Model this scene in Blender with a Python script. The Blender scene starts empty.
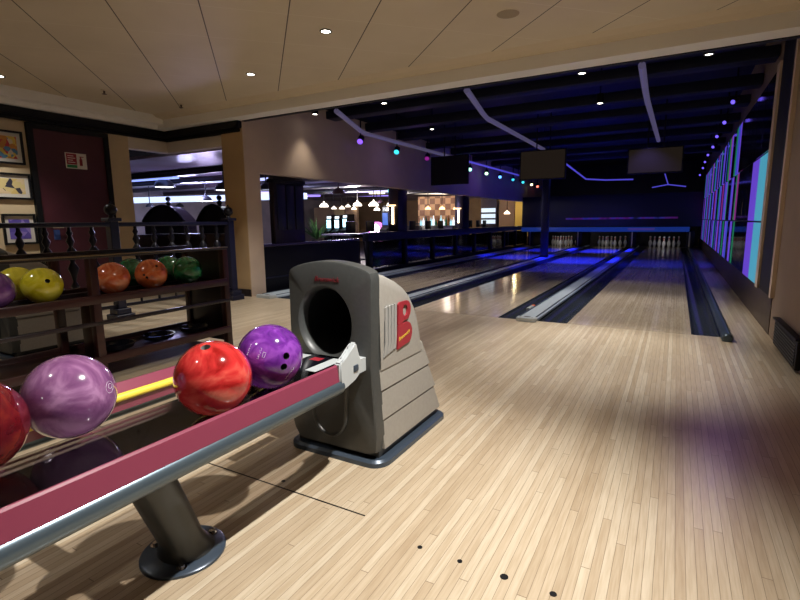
import bpy, bmesh, math, random
from mathutils import Vector, Matrix
random.seed(7)
sc = bpy.context.scene
COL = sc.collection
PI = math.pi

# ---------------------------------------------------------------- camera
CF, CYAW, CPIT, CROL = 487.92, 0.5121, -0.1594, -0.0106
CAM = Vector((0.874, -4.8896, 1.0065))
def cam_axes():
    cy, sy, cp, sp = math.cos(CYAW), math.sin(CYAW), math.cos(CPIT), math.sin(CPIT)
    f = Vector((-sy*cp, cy*cp, sp)); r = Vector((cy, sy, 0)); u = r.cross(f)
    cr, sr = math.cos(CROL), math.sin(CROL)
    return cr*r+sr*u, -sr*r+cr*u, f
CR, CU, CFW = cam_axes()
cd = bpy.data.cameras.new('camera'); co = bpy.data.objects.new('camera', cd); COL.objects.link(co)
m = Matrix((( CR.x, CU.x, -CFW.x, CAM.x), (CR.y, CU.y, -CFW.y, CAM.y), (CR.z, CU.z, -CFW.z, CAM.z), (0, 0, 0, 1)))
co.matrix_world = m
cd.sensor_width = 36; cd.lens = CF/800*36; cd.clip_start = 0.05; cd.clip_end = 100
sc.camera = co
def ray(px, py): return (px-400)/CF*CR-(py-300)/CF*CU+CFW
def at(px, py, ax, val):
    d = ray(px, py); t = (val-CAM[ax])/d[ax]
    return CAM+t*d
def mpp(P): return (Vector(P)-CAM).dot(CFW)/CF          # metres per pixel at a point

# ---------------------------------------------------------------- materials
def mat(name, col, rough=0.5, metal=0.0, emit=None, es=0.0, spec=0.5, coat=0.0):
    mt = bpy.data.materials.new(name); mt.use_nodes = True
    b = mt.node_tree.nodes['Principled BSDF']
    b.inputs['Base Color'].default_value = (*col, 1); b.inputs['Roughness'].default_value = rough
    b.inputs['Metallic'].default_value = metal; b.inputs['Specular IOR Level'].default_value = spec
    b.inputs['Coat Weight'].default_value = coat; b.inputs['Coat Roughness'].default_value = 0.04
    if emit:
        b.inputs['Emission Color'].default_value = (*emit, 1); b.inputs['Emission Strength'].default_value = es
    return mt
class N:
    def __init__(s, mt): s.t = mt.node_tree; s.b = s.t.nodes['Principled BSDF']
    def n(s, ty, **k):
        o = s.t.nodes.new(ty)
        for a, v in k.items(): setattr(o, a, v)
        return o
    def l(s, a, b): s.t.links.new(a, b)
    def math(s, op, a, b=None):
        o = s.n('ShaderNodeMath', operation=op)
        for i, v in enumerate((a, b)):
            if v is None: continue
            if isinstance(v, (int, float)): o.inputs[i].default_value = v
            else: s.l(v, o.inputs[i])
        return o.outputs[0]
    def ramp(s, fac, stops, interp='LINEAR'):
        o = s.n('ShaderNodeValToRGB'); e = o.color_ramp.elements; o.color_ramp.interpolation = interp
        while len(e) < len(stops): e.new(0.5)
        for i, (p, c) in enumerate(stops): e[i].position = p; e[i].color = (*c, 1)
        s.l(fac, o.inputs[0]); return o.outputs[0]
    def mix(s, bt, fac, a, b):
        o = s.n('ShaderNodeMix', data_type='RGBA', blend_type=bt)
        if isinstance(fac, (int, float)): o.inputs[0].default_value = fac
        else: s.l(fac, o.inputs[0])
        for i, v in ((6, a), (7, b)):
            if isinstance(v, tuple): o.inputs[i].default_value = (*v, 1)
            else: s.l(v, o.inputs[i])
        return o.outputs[2]

def noisy(name, c1, c2, scale=8, rough=0.5, detail=4, bump=0.0, stretch=(1, 1, 1), **k):
    mt = mat(name, c1, rough, **k); q = N(mt)
    tc = q.n('ShaderNodeTexCoord'); mp = q.n('ShaderNodeMapping'); mp.inputs['Scale'].default_value = stretch
    q.l(tc.outputs['Object'], mp.inputs[0])
    nz = q.n('ShaderNodeTexNoise'); nz.inputs['Scale'].default_value = scale; nz.inputs['Detail'].default_value = detail
    q.l(mp.outputs[0], nz.inputs['Vector'])
    q.l(q.ramp(nz.outputs[0], [(0.35, c1), (0.65, c2)]), q.b.inputs['Base Color'])
    if bump:
        bp = q.n('ShaderNodeBump'); bp.inputs['Strength'].default_value = bump; bp.inputs['Distance'].default_value = 0.01
        q.l(nz.outputs[0], bp.inputs['Height']); q.l(bp.outputs[0], q.b.inputs['Normal'])
    return mt

def planks(name, rough, ca, cb, cc, coat=0.0, seam=0.75):
    mt = mat(name, ca, rough, coat=coat); q = N(mt)
    tc = q.n('ShaderNodeTexCoord'); sx = q.n('ShaderNodeSeparateXYZ'); q.l(tc.outputs['Object'], sx.inputs[0])
    X = q.math('DIVIDE', sx.outputs[0], 0.0268); ix = q.math('FLOOR', X); fr = q.math('FRACT', X)
    w1 = q.n('ShaderNodeTexWhiteNoise', noise_dimensions='1D'); q.l(ix, w1.inputs['W'])
    Y = q.math('DIVIDE', q.math('ADD', sx.outputs[1], q.math('MULTIPLY', w1.outputs['Value'], 7.0)), 1.5)
    iy = q.math('FLOOR', Y); fy = q.math('FRACT', Y)
    cv = q.n('ShaderNodeCombineXYZ'); q.l(ix, cv.inputs[0]); q.l(iy, cv.inputs[1])
    w2 = q.n('ShaderNodeTexWhiteNoise', noise_dimensions='2D'); q.l(cv.outputs[0], w2.inputs['Vector'])
    base = q.ramp(w2.outputs['Value'], [(0.0, ca), (0.55, cb), (1.0, cc)])
    mp = q.n('ShaderNodeMapping'); mp.inputs['Scale'].default_value = (1, 0.06, 1); q.l(tc.outputs['Object'], mp.inputs[0])
    cg = q.n('ShaderNodeVectorMath', operation='ADD'); q.l(mp.outputs[0], cg.inputs[0]); q.l(w2.outputs['Color'], cg.inputs[1])
    nz = q.n('ShaderNodeTexNoise'); nz.inputs['Scale'].default_value = 130; nz.inputs['Detail'].default_value = 5; q.l(cg.outputs[0], nz.inputs['Vector'])
    g = q.ramp(nz.outputs[0], [(0.35, (0.86, 0.83, 0.79)), (0.62, (1, 1, 1))])
    base = q.mix('MULTIPLY', 1.0, base, g)
    big = q.n('ShaderNodeTexNoise'); big.inputs['Scale'].default_value = 1.3; big.inputs['Detail'].default_value = 3; q.l(tc.outputs['Object'], big.inputs['Vector'])
    base = q.mix('MULTIPLY', 0.6, base, q.ramp(big.outputs[0], [(0.35, (0.90, 0.88, 0.85)), (0.65, (1, 1, 1))]))
    e1 = q.math('LESS_THAN', fr, 0.05); e2 = q.math('LESS_THAN', fy, 0.0016); ed = q.math('MAXIMUM', e1, e2)
    base = q.mix('MIX', q.math('MULTIPLY', ed, seam), base, (0.13, 0.09, 0.055))
    q.l(base, q.b.inputs['Base Color'])
    rr = q.ramp(nz.outputs[0], [(0.3, (rough*0.85,)*3), (0.7, (rough*1.15,)*3)]); q.l(rr, q.b.inputs['Roughness'])
    return mt

M = {}
M['floor'] = planks('maple_approach', 0.33, (0.465, 0.365, 0.25), (0.54, 0.44, 0.315), (0.61, 0.52, 0.39), seam=0.8)
M['lane'] = planks('maple_lane', 0.13, (0.48, 0.395, 0.29), (0.54, 0.45, 0.34), (0.60, 0.515, 0.40), seam=0.5)
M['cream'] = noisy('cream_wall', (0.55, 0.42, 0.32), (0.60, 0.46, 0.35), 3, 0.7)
M['tan'] = noisy('tan_wall', (0.44, 0.30, 0.16), (0.50, 0.34, 0.18), 3, 0.6)
M['yellowcream'] = noisy('yellow_cream_wall', (0.58, 0.45, 0.28), (0.64, 0.50, 0.31), 3, 0.7)
M['white'] = mat('white_paint', (0.92, 0.90, 0.86), 0.6)
M['beige'] = mat('beige_paint', (0.72, 0.61, 0.45), 0.6)
M['darkwood'] = noisy('dark_stained_wood', (0.012, 0.008, 0.010), (0.025, 0.016, 0.018), 12, 0.28, stretch=(1, 1, 0.1))
M['redwood'] = noisy('red_brown_stained_wood', (0.022, 0.006, 0.006), (0.042, 0.012, 0.010), 14, 0.3, stretch=(1, 0.15, 1))
M['black'] = mat('black_paint', (0.004, 0.004, 0.005), 0.5, spec=0.3)
M['blackgloss'] = mat('black_gloss', (0.006, 0.006, 0.010), 0.08)
M['navy'] = mat('navy_paint', (0.006, 0.007, 0.026), 0.4)
M['iron'] = mat('dark_iron', (0.012, 0.012, 0.020), 0.35, 0.4)
M['door'] = noisy('maroon_door', (0.060, 0.012, 0.018), (0.075, 0.016, 0.024), 4, 0.42)
M['shell'] = noisy('warm_grey_plastic', (0.295, 0.275, 0.245), (0.32, 0.30, 0.265), 60, 0.42, bump=0.03)
M['fascia'] = noisy('charcoal_plastic', (0.046, 0.049, 0.048), (0.054, 0.057, 0.056), 60, 0.40, bump=0.03)
M['kick'] = mat('dark_plastic', (0.035, 0.037, 0.038), 0.4)
M['slate'] = mat('slate_metal', (0.055, 0.075, 0.105), 0.30, 0.3)
M['greymetal'] = mat('blue_grey_metal', (0.10, 0.135, 0.165), 0.28, 0.55)
M['postmetal'] = mat('dark_grey_metal', (0.065, 0.07, 0.072), 0.35, 0.5)
M['maroon'] = mat('maroon_rail', (0.22, 0.040, 0.075), 0.30, coat=0.3)
M['yellow'] = mat('yellow_bumper', (0.80, 0.62, 0.06), 0.4)
M['bracket'] = mat('pale_grey_plastic', (0.44, 0.47, 0.48), 0.35)
M['void'] = mat('tunnel_black', (0.004, 0.004, 0.004), 0.6)
M['red'] = mat('emblem_red', (0.30, 0.018, 0.03), 0.4)
M['redname'] = mat('lettering_red', (0.17, 0.012, 0.02), 0.4)
M['gold'] = mat('emblem_yellow', (0.75, 0.50, 0.06), 0.4)
M['stripe'] = mat('emblem_grey', (0.36, 0.355, 0.34), 0.35, 0.2)
M['chrome'] = mat('chrome', (0.6, 0.6, 0.62), 0.15, 1.0)
M['capgrey'] = noisy('capping_grey', (0.46, 0.53, 0.60), (0.52, 0.59, 0.65), 30, 0.35, metal=0.1)
M['gutter'] = mat('gutter_charcoal', (0.030, 0.036, 0.045), 0.25)
M['pin'] = mat('pin_white', (0.80, 0.79, 0.76), 0.2)
M['pinred'] = mat('pin_red', (0.5, 0.03, 0.03), 0.3)
M['ceildark'] = noisy('black_ceiling', (0.006, 0.007, 0.014), (0.012, 0.013, 0.024), 2, 0.6)
M['beam'] = mat('dark_blue_beam', (0.009, 0.011, 0.030), 0.6, spec=0.3)
M['screen'] = mat('screen_reflection_glow', (0.012, 0.009, 0.007), 0.7, spec=0.15, emit=(0.030, 0.021, 0.014), es=0.40)  # weak brown emission stands in for reflections on the hung screens
M['lampwhite'] = mat('lamp_white', (1, 1, 1), 0.5, emit=(1.0, 0.88, 0.70), es=18)
M['glass_dark'] = mat('dark_glass', (0.010, 0.010, 0.025), 0.06)
M['brown'] = mat('brown_shade', (0.10, 0.055, 0.035), 0.4)

def emis(name, col, s): return mat(name, tuple(c*0.2 for c in col), 0.4, emit=col, es=s)

# smoky clear plate of the return
mt = bpy.data.materials.new('smoked_acrylic'); mt.use_nodes = True
t = mt.node_tree; t.nodes.remove(t.nodes['Principled BSDF']); out = t.nodes['Material Output']
tr = t.nodes.new('ShaderNodeBsdfTransparent'); tr.inputs[0].default_value = (0.72, 0.70, 0.69, 1)
gl = t.nodes.new('ShaderNodeBsdfGlossy'); gl.inputs['Roughness'].default_value = 0.05; gl.inputs[0].default_value = (0.9, 0.9, 0.95, 1)
fr = t.nodes.new('ShaderNodeFresnel'); fr.inputs[0].default_value = 1.6
mx = t.nodes.new('ShaderNodeMixShader'); t.links.new(fr.outputs[0], mx.inputs[0]); t.links.new(tr.outputs[0], mx.inputs[1]); t.links.new(gl.outputs[0], mx.inputs[2])
t.links.new(mx.outputs[0], out.inputs[0]); M['smoke'] = mt

def clear_dark(name, tint):
    mt = M['smoke'].copy(); mt.name = name
    for nd in mt.node_tree.nodes:
        if nd.type == 'BSDF_TRANSPARENT': nd.inputs[0].default_value = (*tint, 1)
    return mt
M['glass_dark'] = clear_dark('dark_glass_pane', (0.30, 0.30, 0.42))
def ball_mat(name, c1, c2, c3, scale=9, dist=2.5, rough=0.10):
    mt = mat(name, c1, rough, coat=0.6); q = N(mt)
    tc = q.n('ShaderNodeTexCoord')
    nz = q.n('ShaderNodeTexNoise'); nz.inputs['Scale'].default_value = scale; nz.inputs['Detail'].default_value = 6; nz.inputs['Distortion'].default_value = dist
    q.l(tc.outputs['Object'], nz.inputs['Vector'])
    q.l(q.ramp(nz.outputs[0], [(0.30, c1), (0.48, c2), (0.66, c3)]), q.b.inputs['Base Color'])
    return mt

# ---------------------------------------------------------------- mesh helpers
def box(bm, x0, x1, y0, y1, z0, z1, mi=0):
    vs = [bm.verts.new((x, y, z)) for x in (x0, x1) for y in (y0, y1) for z in (z0, z1)]
    for f in ((0, 1, 3, 2), (4, 6, 7, 5), (0, 4, 5, 1), (2, 3, 7, 6), (0, 2, 6, 4), (1, 5, 7, 3)):
        bm.faces.new([vs[i] for i in f]).material_index = mi
def bbox(x0, x1, y0, y1, z0, z1, bev=0.0, seg=2):
    bm = bmesh.new(); box(bm, x0, x1, y0, y1, z0, z1)
    if bev: bmesh.ops.bevel(bm, geom=bm.edges[:], offset=bev, segments=seg, affect='EDGES', profile=0.5)
    return bm
def frame_of(d):
    d = d.normalized(); a = Vector((0, 0, 1)) if abs(d.z) < 0.9 else Vector((1, 0, 0))
    u = d.cross(a).normalized(); return u, d.cross(u).normalized()
def tube(bm, pts, r, n=12, cap=True):
    pts = [Vector(p) for p in pts]; rs = r if isinstance(r, (list, tuple)) else [r]*len(pts); rings = []
    u = None
    for i, p in enumerate(pts):
        d = (pts[min(i+1, len(pts)-1)]-pts[max(i-1, 0)]).normalized()
        if u is None: u, v = frame_of(d)
        else:
            u = (u-d*u.dot(d)).normalized(); v = d.cross(u)
        rings.append([bm.verts.new(p+rs[i]*(math.cos(2*PI*k/n)*u+math.sin(2*PI*k/n)*v)) for k in range(n)])
    for a, b in zip(rings, rings[1:]):
        for k in range(n): bm.faces.new((a[k], a[(k+1) % n], b[(k+1) % n], b[k]))
    if cap: bm.faces.new(rings[0][::-1]); bm.faces.new(rings[-1])
def lathe(bm, prof, n=20, c=(0, 0, 0), mi=None, sx=1, sy=1):
    rings = []
    for r, z in prof:
        rings.append([bm.verts.new((c[0]+sx*max(r, 1e-4)*math.cos(2*PI*k/n), c[1]+sy*max(r, 1e-4)*math.sin(2*PI*k/n), c[2]+z)) for k in range(n)])
    for i, (a, b) in enumerate(zip(rings, rings[1:])):
        for k in range(n):
            f = bm.faces.new((a[k], a[(k+1) % n], b[(k+1) % n], b[k]))
            if mi: f.material_index = mi[i]
    bm.faces.new(rings[0][::-1]); bm.faces.new(rings[-1])
def prism(bm, poly, axis, a, b):
    """polygon of 2D points extruded along an axis from a to b"""
    def P(p, t):
        return {0: (t, p[0], p[1]), 1: (p[0], t, p[1]), 2: (p[0], p[1], t)}[axis]
    A = [bm.verts.new(P(p, a)) for p in poly]; B = [bm.verts.new(P(p, b)) for p in poly]; n = len(poly)
    bm.faces.new(A); bm.faces.new(B[::-1])
    for i in range(n): bm.faces.new((A[i], B[i], B[(i+1) % n], A[(i+1) % n]))
def obj(name, bm, ms, parent=None, smooth=30, label=None):
    bmesh.ops.recalc_face_normals(bm, faces=bm.faces[:])
    me = bpy.data.meshes.new(name); bm.to_mesh(me); bm.free()
    for m_ in (ms if isinstance(ms, (list, tuple)) else [ms]): me.materials.append(m_)
    if smooth:
        me.polygons.foreach_set('use_smooth', [True]*len(me.polygons))
        try: me.set_sharp_from_angle(angle=math.radians(smooth))
        except Exception: pass
    o = bpy.data.objects.new(name, me); COL.objects.link(o)
    if parent: o.parent = parent
    if label: o['label'] = label
    return o
def tag(o, label, cat, group=None, kind=None):
    o['label'] = label; o['category'] = cat
    if group: o['group'] = group
    if kind: o['kind'] = kind
    return o
def thing(name, label, cat, loc=(0, 0, 0), rz=0, group=None):
    o = bpy.data.objects.new(name, None); COL.objects.link(o); o.location = loc; o.rotation_euler = (0, 0, rz)
    o.empty_display_size = 0.1
    return tag(o, label, cat, group)
def struct(name, bm, ms, label=None, smooth=30, parent=None):
    o = obj(name, bm, ms, parent, smooth)
    o['kind'] = 'structure'
    if label: o['label'] = label
    return o
def dup(root, loc, label, rz=None, group=None):
    r = root.copy(); COL.objects.link(r); r.location = loc; r['label'] = label
    if rz is not None: r.rotation_euler = (0, 0, rz)
    if group: r['group'] = group
    for ch in list(root.children):
        c = ch.copy(); COL.objects.link(c); c.parent = r
        for g in list(ch.children):
            d = g.copy(); COL.objects.link(d); d.parent = c
    return r
def recolor(root, mats):
    """own material on the parts named in mats of a copied thing"""
    for ch in root.children:
        k = ch.name.split('.')[0]
        if k in mats:
            ch.data = ch.data.copy(); ch.data.materials.clear(); ch.data.materials.append(mats[k])
def text_mesh(s, size, shear=0.0, ext=0.0):
    cu = bpy.data.curves.new('txt', 'FONT'); cu.body = s; cu.size = size; cu.shear = shear; cu.extrude = ext
    cu.align_x = 'CENTER'; cu.align_y = 'CENTER'; cu.resolution_u = 3
    o = bpy.data.objects.new('txt', cu); COL.objects.link(o)
    dg = bpy.context.evaluated_depsgraph_get(); dg.update()
    me = bpy.data.meshes.new_from_object(o.evaluated_get(dg))
    bpy.data.objects.remove(o); bpy.data.curves.remove(cu)
    bm = bmesh.new(); bm.from_mesh(me); bpy.data.meshes.remove(me)
    return bm

# ================================================================= SETTING
XL, XR = -4.2, 1.64          # side walls of the alley
YE = 16.1                    # far end
ZC, ZB, ZD = 2.50, 2.33, 2.80
XD = -5.8                    # door wall
# floor of the approach
bm = bmesh.new(); box(bm, -7.5, XR, -8, 0, -0.10, 0); struct('floor', bm, M['floor'], 'light maple plank approach floor', 0)
bm = bmesh.new(); box(bm, XL-0.1, XR, 0, YE+1.0, -0.16, -0.115); struct('floor_alley', bm, M['gutter'], 'dark sub floor under the lanes', 0)
bm = bmesh.new(); box(bm, -14, XL-0.1, 0, 17, -0.10, -0.0); struct('floor_bar', bm, mat('bar_carpet', (0.015, 0.010, 0.022), 0.5), 'dark bar floor', 0)
# edge seam in the approach
bm = bmesh.new(); box(bm, -1.7, 0.0, -3.603, -3.597, 0.0002, 0.0008); struct('trim_seam', bm, M['black'], 'thin dark seam across the approach', 0)

# lanes
LX = [0.0, -1.754, -3.508]
lab = ['maple bowling lane nearest the right wall', 'maple bowling lane in the middle behind the grey ball return', 'maple bowling lane beside the bar opening']
for x, l in zip(LX, lab):
    bm = bmesh.new(); box(bm, x, x+1.054, 0.004, YE, -0.11, 0.0)
    tag(obj('bowling_lane', bm, M['lane'], None, 0), l, 'lane', 'bowling lanes')
# gutters : half pipes
def gutter(x0, x1, label):
    n = 10; bm = bmesh.new(); c = (x0+x1)/2; r = (x1-x0)/2
    prof = [(x0, 0.0)]+[(c-r*0.93*math.cos(PI*k/n), -0.075*math.sin(PI*k/n)-0.005) for k in range(n+1)]+[(x1, 0.0)]
    A = [bm.verts.new((x, 0.0, z)) for x, z in prof]; B = [bm.verts.new((x, YE-0.7, z)) for x, z in prof]
    for i in range(len(prof)-1): bm.faces.new((A[i], A[i+1], B[i+1], B[i]))
    C = [bm.verts.new((x0, 0.0, -0.11)), bm.verts.new((x1, 0.0, -0.11))]; bm.faces.new((*A, C[1], C[0]))
    tag(obj('gutter', bm, M['gutter'], None, 40), label, 'gutter', 'gutters beside the lanes')
gutter(-0.283+0.02, -0.002, 'dark gutter on the left edge of the lane by the right wall')
gutter(-0.698, -0.486-0.02, 'dark gutter on the right edge of the middle lane')
gutter(-2.037, -1.756, 'dark gutter on the left edge of the middle lane')
gutter(-2.452, -2.24, 'dark gutter on the right edge of the lane beside the bar')
gutter(-3.80, -3.51, 'dark gutter on the left edge of the lane beside the bar')
gutter(1.056, 1.265, 'dark gutter between the last lane and the right wall')
# cappings between lanes
def capping(x0, x1, label, y0=-0.10, h=0.035):
    root = thing('lane_divider', label, 'lane divider', ((x0+x1)/2, y0, 0), 0, 'cappings between the lanes')
    w = (x1-x0)/2; L = YE-0.7-y0; bm = bmesh.new()
    pr = [(-w, 0.0), (-w, h*0.6), (-w+0.012, h), (w-0.012, h), (w, h*0.6), (w, 0.0)]
    prism(bm, pr, 1, 0.10, L); obj('capping_strip', bm, M['capgrey'], root, 20)
    # rounded nose plate
    bm = bmesh.new(); pl = [(-w, 0.10), (-w, 0.03), (-w+0.03, 0.0), (w-0.03, 0.0), (w, 0.03), (w, 0.10)]
    prism(bm, pl, 2, 0.001, h+0.004); bmesh.ops.bevel(bm, geom=[e for e in bm.edges if all(v.co.z > h for v in e.verts)], offset=0.006, segments=2, affect='EDGES')
    obj('end_plate', bm, M['bracket'], root, 30, 'pale grey rounded end plate')
    bm = bmesh.new()
    for sx in (-1, 1): bm = bmesh.new(); lathe(bm, [(0.008, 0), (0.008, 0.002)], 10, (sx*w*0.6, 0.04, h+0.004)); obj('screw', bm, M['slate'], root)
    bm = bmesh.new(); lathe(bm, [(0.022, 0), (0.022, 0.0015)], 16, (0, 0.085, h+0.004), sx=1.6); obj('oval_badge', bm, M['kick'], root)
    # two raised ribs on the strip
    for sx in (-1, 1): bm = bmesh.new(); tube(bm, [(sx*(w-0.02), 0.12, h), (sx*(w-0.02), L, h)], 0.008, 8); obj('edge_rib', bm, M['slate'], root)
    return root
capping(-0.486, -0.283, 'long grey capping between the right hand lane and the middle lane')
capping(-2.24, -2.037, 'long grey capping behind the ball return, left of the middle lane')
capping(-4.10, -3.80, 'grey capping along the foot of the bar opening')
# round capping by the right wall
root = thing('lane_divider', 'round topped metal capping along the right wall gutter', 'lane divider', (1.305, -0.17, 0), 0, 'cappings between the lanes')
bm = bmesh.new(); tube(bm, [(0, 0.05, 0.025), (0, YE-0.6, 0.025)], 0.04, 16); obj('capping_tube', bm, M['slate'], root)
bm = bmesh.new(); tube(bm, [(0, 0.0, 0.025), (0, 0.01, 0.025), (0, 0.03, 0.025), (0, 0.09, 0.025)], [0.03, 0.040, 0.045, 0.045], 16); obj('end_cap', bm, M['greymetal'], root)
bm = bmesh.new(); box(bm, 1.35, XR, 0, YE, -0.11, -0.002); struct('floor_edge', bm, M['floor'], 'plank strip along the right wall', 0)
# foul sensor on the middle capping
s = at(531, 305, 2, 0.02); root = thing('foul_sensor', 'small white and orange sensor beside the middle gutter', 'sensor', (-0.50, 0.55, 0.0))
obj('housing', bbox(-0.018, 0.018, -0.10, 0.10, -0.02, 0.045, 0.006), M['bracket'], root)
obj('reflector', bbox(-0.019, 0.019, 0.101, 0.16, -0.02, 0.044, 0.005), mat('orange_plastic', (0.8, 0.13, 0.02), 0.4), root, label='orange reflector end')

# approach dots
for i, (x, r) in enumerate([(0.243, 0.008), (0.377, 0.008), (0.513, 0.012), (0.650, 0.010), (-0.38, 0.008)]):
    bm = bmesh.new(); lathe(bm, [(r, 0.0003), (r, 0.0012)], 14, (x, -3.657, 0)) if i < 4 else lathe(bm, [(r, 0.0003), (r, 0.0012)], 14, (-0.41, -3.56, 0))
    nm = ['fourth dot from the right end of the row on the near floor', 'third dot from the right end of the row on the near floor', 'second dot from the right end, largest of the row', 'dot at the right end of the row, by the picture edge', 'lone dot in the light gap of the ball return shadow'][i]
    tag(obj('approach_dot', bm, M['black']), 'small dark '+nm, 'marker', 'approach dots')

# ---- left wall of the alley with the long bar opening
bm = bmesh.new()
box(bm, XL-0.16, XL, -0.05, 0.22, 0, ZD)                    # pier
box(bm, XL-0.16, XL, 0.22, YE+1, 1.695, ZD)                 # band above the opening
box(bm, XL-0.16, XL, 15.9, YE+1, 0, 1.695)                  # far pier
struct('wall_left', bm, M['cream'], 'cream wall above the long bar opening', 0)
bm = bmesh.new(); box(bm, XL-0.40, XL-0.005, -0.06, -0.03, 0, 2.24); box(bm, XL-0.40, XL-0.16, -0.03, 0.10, 0, 2.24)
struct('wall_pier', bm, M['tan'], 'tan pier at the corner of the bar opening', 0)
bm = bmesh.new(); box(bm, -4.60, -4.2, -0.075, -0.06, 0.0, 0.10); struct('baseboard_pier', bm, M['darkwood'], None, 0)
# door wall
bm = bmesh.new()
box(bm, XD-0.15, XD, -8, -0.62, 0, ZC)
struct('wall_door', bm, M['yellowcream'], 'pale yellow wall with the maroon door', 0)
bm = bmesh.new(); box(bm, XD-0.15, XD, -0.62, 0.10, 2.05, ZC); box(bm, XD, XL-0.4, -0.02, 0.10, 2.05, ZC); struct('wall_header', bm, noisy('pale_header', (0.70, 0.62, 0.52), (0.74, 0.66, 0.56), 3, 0.7), 'pale header over the corner opening', 0)
bm = bmesh.new(); box(bm, XD-0.15, XD, -0.62, 0.10, 0, 0.86); box(bm, XD, XL-0.4, -0.02, 0.10, 0, 0.86); struct('wall_low', bm, M['darkwood'], 'dark low wall under the corner opening', 0)
bm = bmesh.new(); box(bm, XD, XD+0.10, -8, 0, 2.24, 2.335); box(bm, XD, XD+0.06, -8, 0, 2.20, 2.24); box(bm, XD, XL-0.01, -0.12, -0.0, 2.24, 2.335); box(bm, XD, XL-0.03, -0.08, -0.0, 2.20, 2.24)
bmesh.ops.bevel(bm, geom=bm.edges[:], offset=0.012, segments=2, affect='EDGES')
struct('trim_crown', bm, M['black'], 'black crown moulding', 20)
bm = bmesh.new()
for y0, y1, z0 in ((0, 0.16, 2.335), (0.0, 0.28, 2.39)):
    box(bm, XD, XD+y1, -8, -0.05, z0, ZC)
struct('trim_cove', bm, M['white'], 'stepped white cove above the crown', 0)
# right wall
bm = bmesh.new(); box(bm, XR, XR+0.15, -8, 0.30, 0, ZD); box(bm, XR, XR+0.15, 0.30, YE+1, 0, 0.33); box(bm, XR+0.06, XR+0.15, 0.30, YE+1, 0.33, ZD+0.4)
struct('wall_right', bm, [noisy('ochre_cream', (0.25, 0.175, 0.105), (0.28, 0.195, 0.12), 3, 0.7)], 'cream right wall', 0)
bm = bmesh.new(); box(bm, XR-0.02, XR+0.06, 0.30, 0.95, 0.33, ZD); struct('trim_black', bm, M['black'], 'black reveal at the end of the light wall', 0)
bm = bmesh.new(); box(bm, XR-0.03, XR-0.0, 0.22, 0.30, 0.33, ZD); box(bm, XR-0.04, XR+0.0, 0.95, 1.10, 0.33, 2.42); struct('trim_jamb', bm, M['cream'], 'cream jambs beside the light wall', 0)
bm = bmesh.new(); box(bm, XR-0.006, XR, 0.30, YE, 0, 0.33); struct('baseboard_right', bm, noisy('dark_base', (0.05, 0.032, 0.02), (0.07, 0.045, 0.03), 6, 0.4), None, 0)
# vent box low on the right wall
root = thing('wall_vent', 'black slatted vent box low on the right wall', 'vent', (XR-0.003, -0.42, 0.0))
obj('housing', bbox(-0.03, 0, -0.55, 0.28, 0.02, 0.215, 0.006), M['black'], root)
bm = bmesh.new()
for k in range(7): box(bm, -0.036, -0.028, -0.52, 0.25, 0.045+k*0.022, 0.055+k*0.022)
obj('slats', bm, M['kick'], root)
obj('top_cap', bbox(-0.045, 0, -0.56, 0.29, 0.216, 0.232, 0.004), M['black'], root)
# far wall, rear wall behind the camera
bm = bmesh.new(); box(bm, -4.4, XR+0.2, YE+1.0, YE+1.1, -0.1, ZD+0.4); struct('wall_back', bm, M['ceildark'], 'black end wall behind the pins', 0)
bm = bmesh.new(); box(bm, -7.6, XR+0.2, -8.1, -8, 0, ZC); struct('wall_rear', bm, M['beige'], 'beige wall behind the viewer', 0)

# ---- ceilings
mt = mat('ceiling_panels', (0.60, 0.49, 0.35), 0.55); q = N(mt)
tc = q.n('ShaderNodeTexCoord'); sx = q.n('ShaderNodeSeparateXYZ'); q.l(tc.outputs['Object'], sx.inputs[0])
a = q.math('MULTIPLY', q.math('ADD', sx.outputs[0], sx.outputs[1]), 0.7071)
b = q.math('MULTIPLY', q.math('SUBTRACT', sx.outputs[1], sx.outputs[0]), 0.7071)
fa = q.math('FRACT', q.math('ADD', q.math('DIVIDE', a, 0.600), 0.285)); fb = q.math('FRACT', q.math('ADD', q.math('DIVIDE', b, 0.60), 0.3))
g1 = q.math('LESS_THAN', fa, 0.014); g2 = q.math('LESS_THAN', fb, 0.010)
nz = q.n('ShaderNodeTexNoise'); nz.inputs['Scale'].default_value = 2.2; q.l(tc.outputs['Object'], nz.inputs['Vector'])
c0 = q.ramp(nz.outputs[0], [(0.3, (0.69, 0.59, 0.44)), (0.7, (0.74, 0.64, 0.485))])
c1 = q.mix('MIX', q.math('MULTIPLY', g2, 0.8), c0, (0.84, 0.76, 0.62))
q.l(q.mix('MIX', g1, c1, (0.06, 0.045, 0.03)), q.b.inputs['Base Color'])
bm = bmesh.new(); box(bm, -7.5, XR+0.1, -8, -0.05, ZC, ZC+0.06); struct('ceiling', bm, mt, 'beige panelled ceiling over the approach', 0)
bm = bmesh.new(); box(bm, XD+0.02, XR+0.1, -0.26, -0.05, ZB+0.01, ZC)
struct('trim_fascia', bm, M['white'], 'white fascia at the edge of the low ceiling', 0)
bm = bmesh.new(); prism(bm, [(-0.26, 2.452), (-0.36, 2.47), (-0.41, 2.4999), (-0.26, 2.4999)], 0, XD+0.28, XR); struct('trim_soffit', bm, M['beige'], 'beige strip under the ceiling edge', 0)
bm = bmesh.new(); box(bm, XL-0.2, XR+0.2, -0.05, YE+1.1, ZD+0.35, ZD+0.4); struct('ceiling_alley', bm, M['ceildark'], 'black ceiling over the lanes', 0)
bm = bmesh.new(); box(bm, XL-0.0, XR, -0.05, 0.0, ZB, ZD+0.35); struct('trim_bulkhead', bm, M['ceildark'], None, 0)
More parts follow.
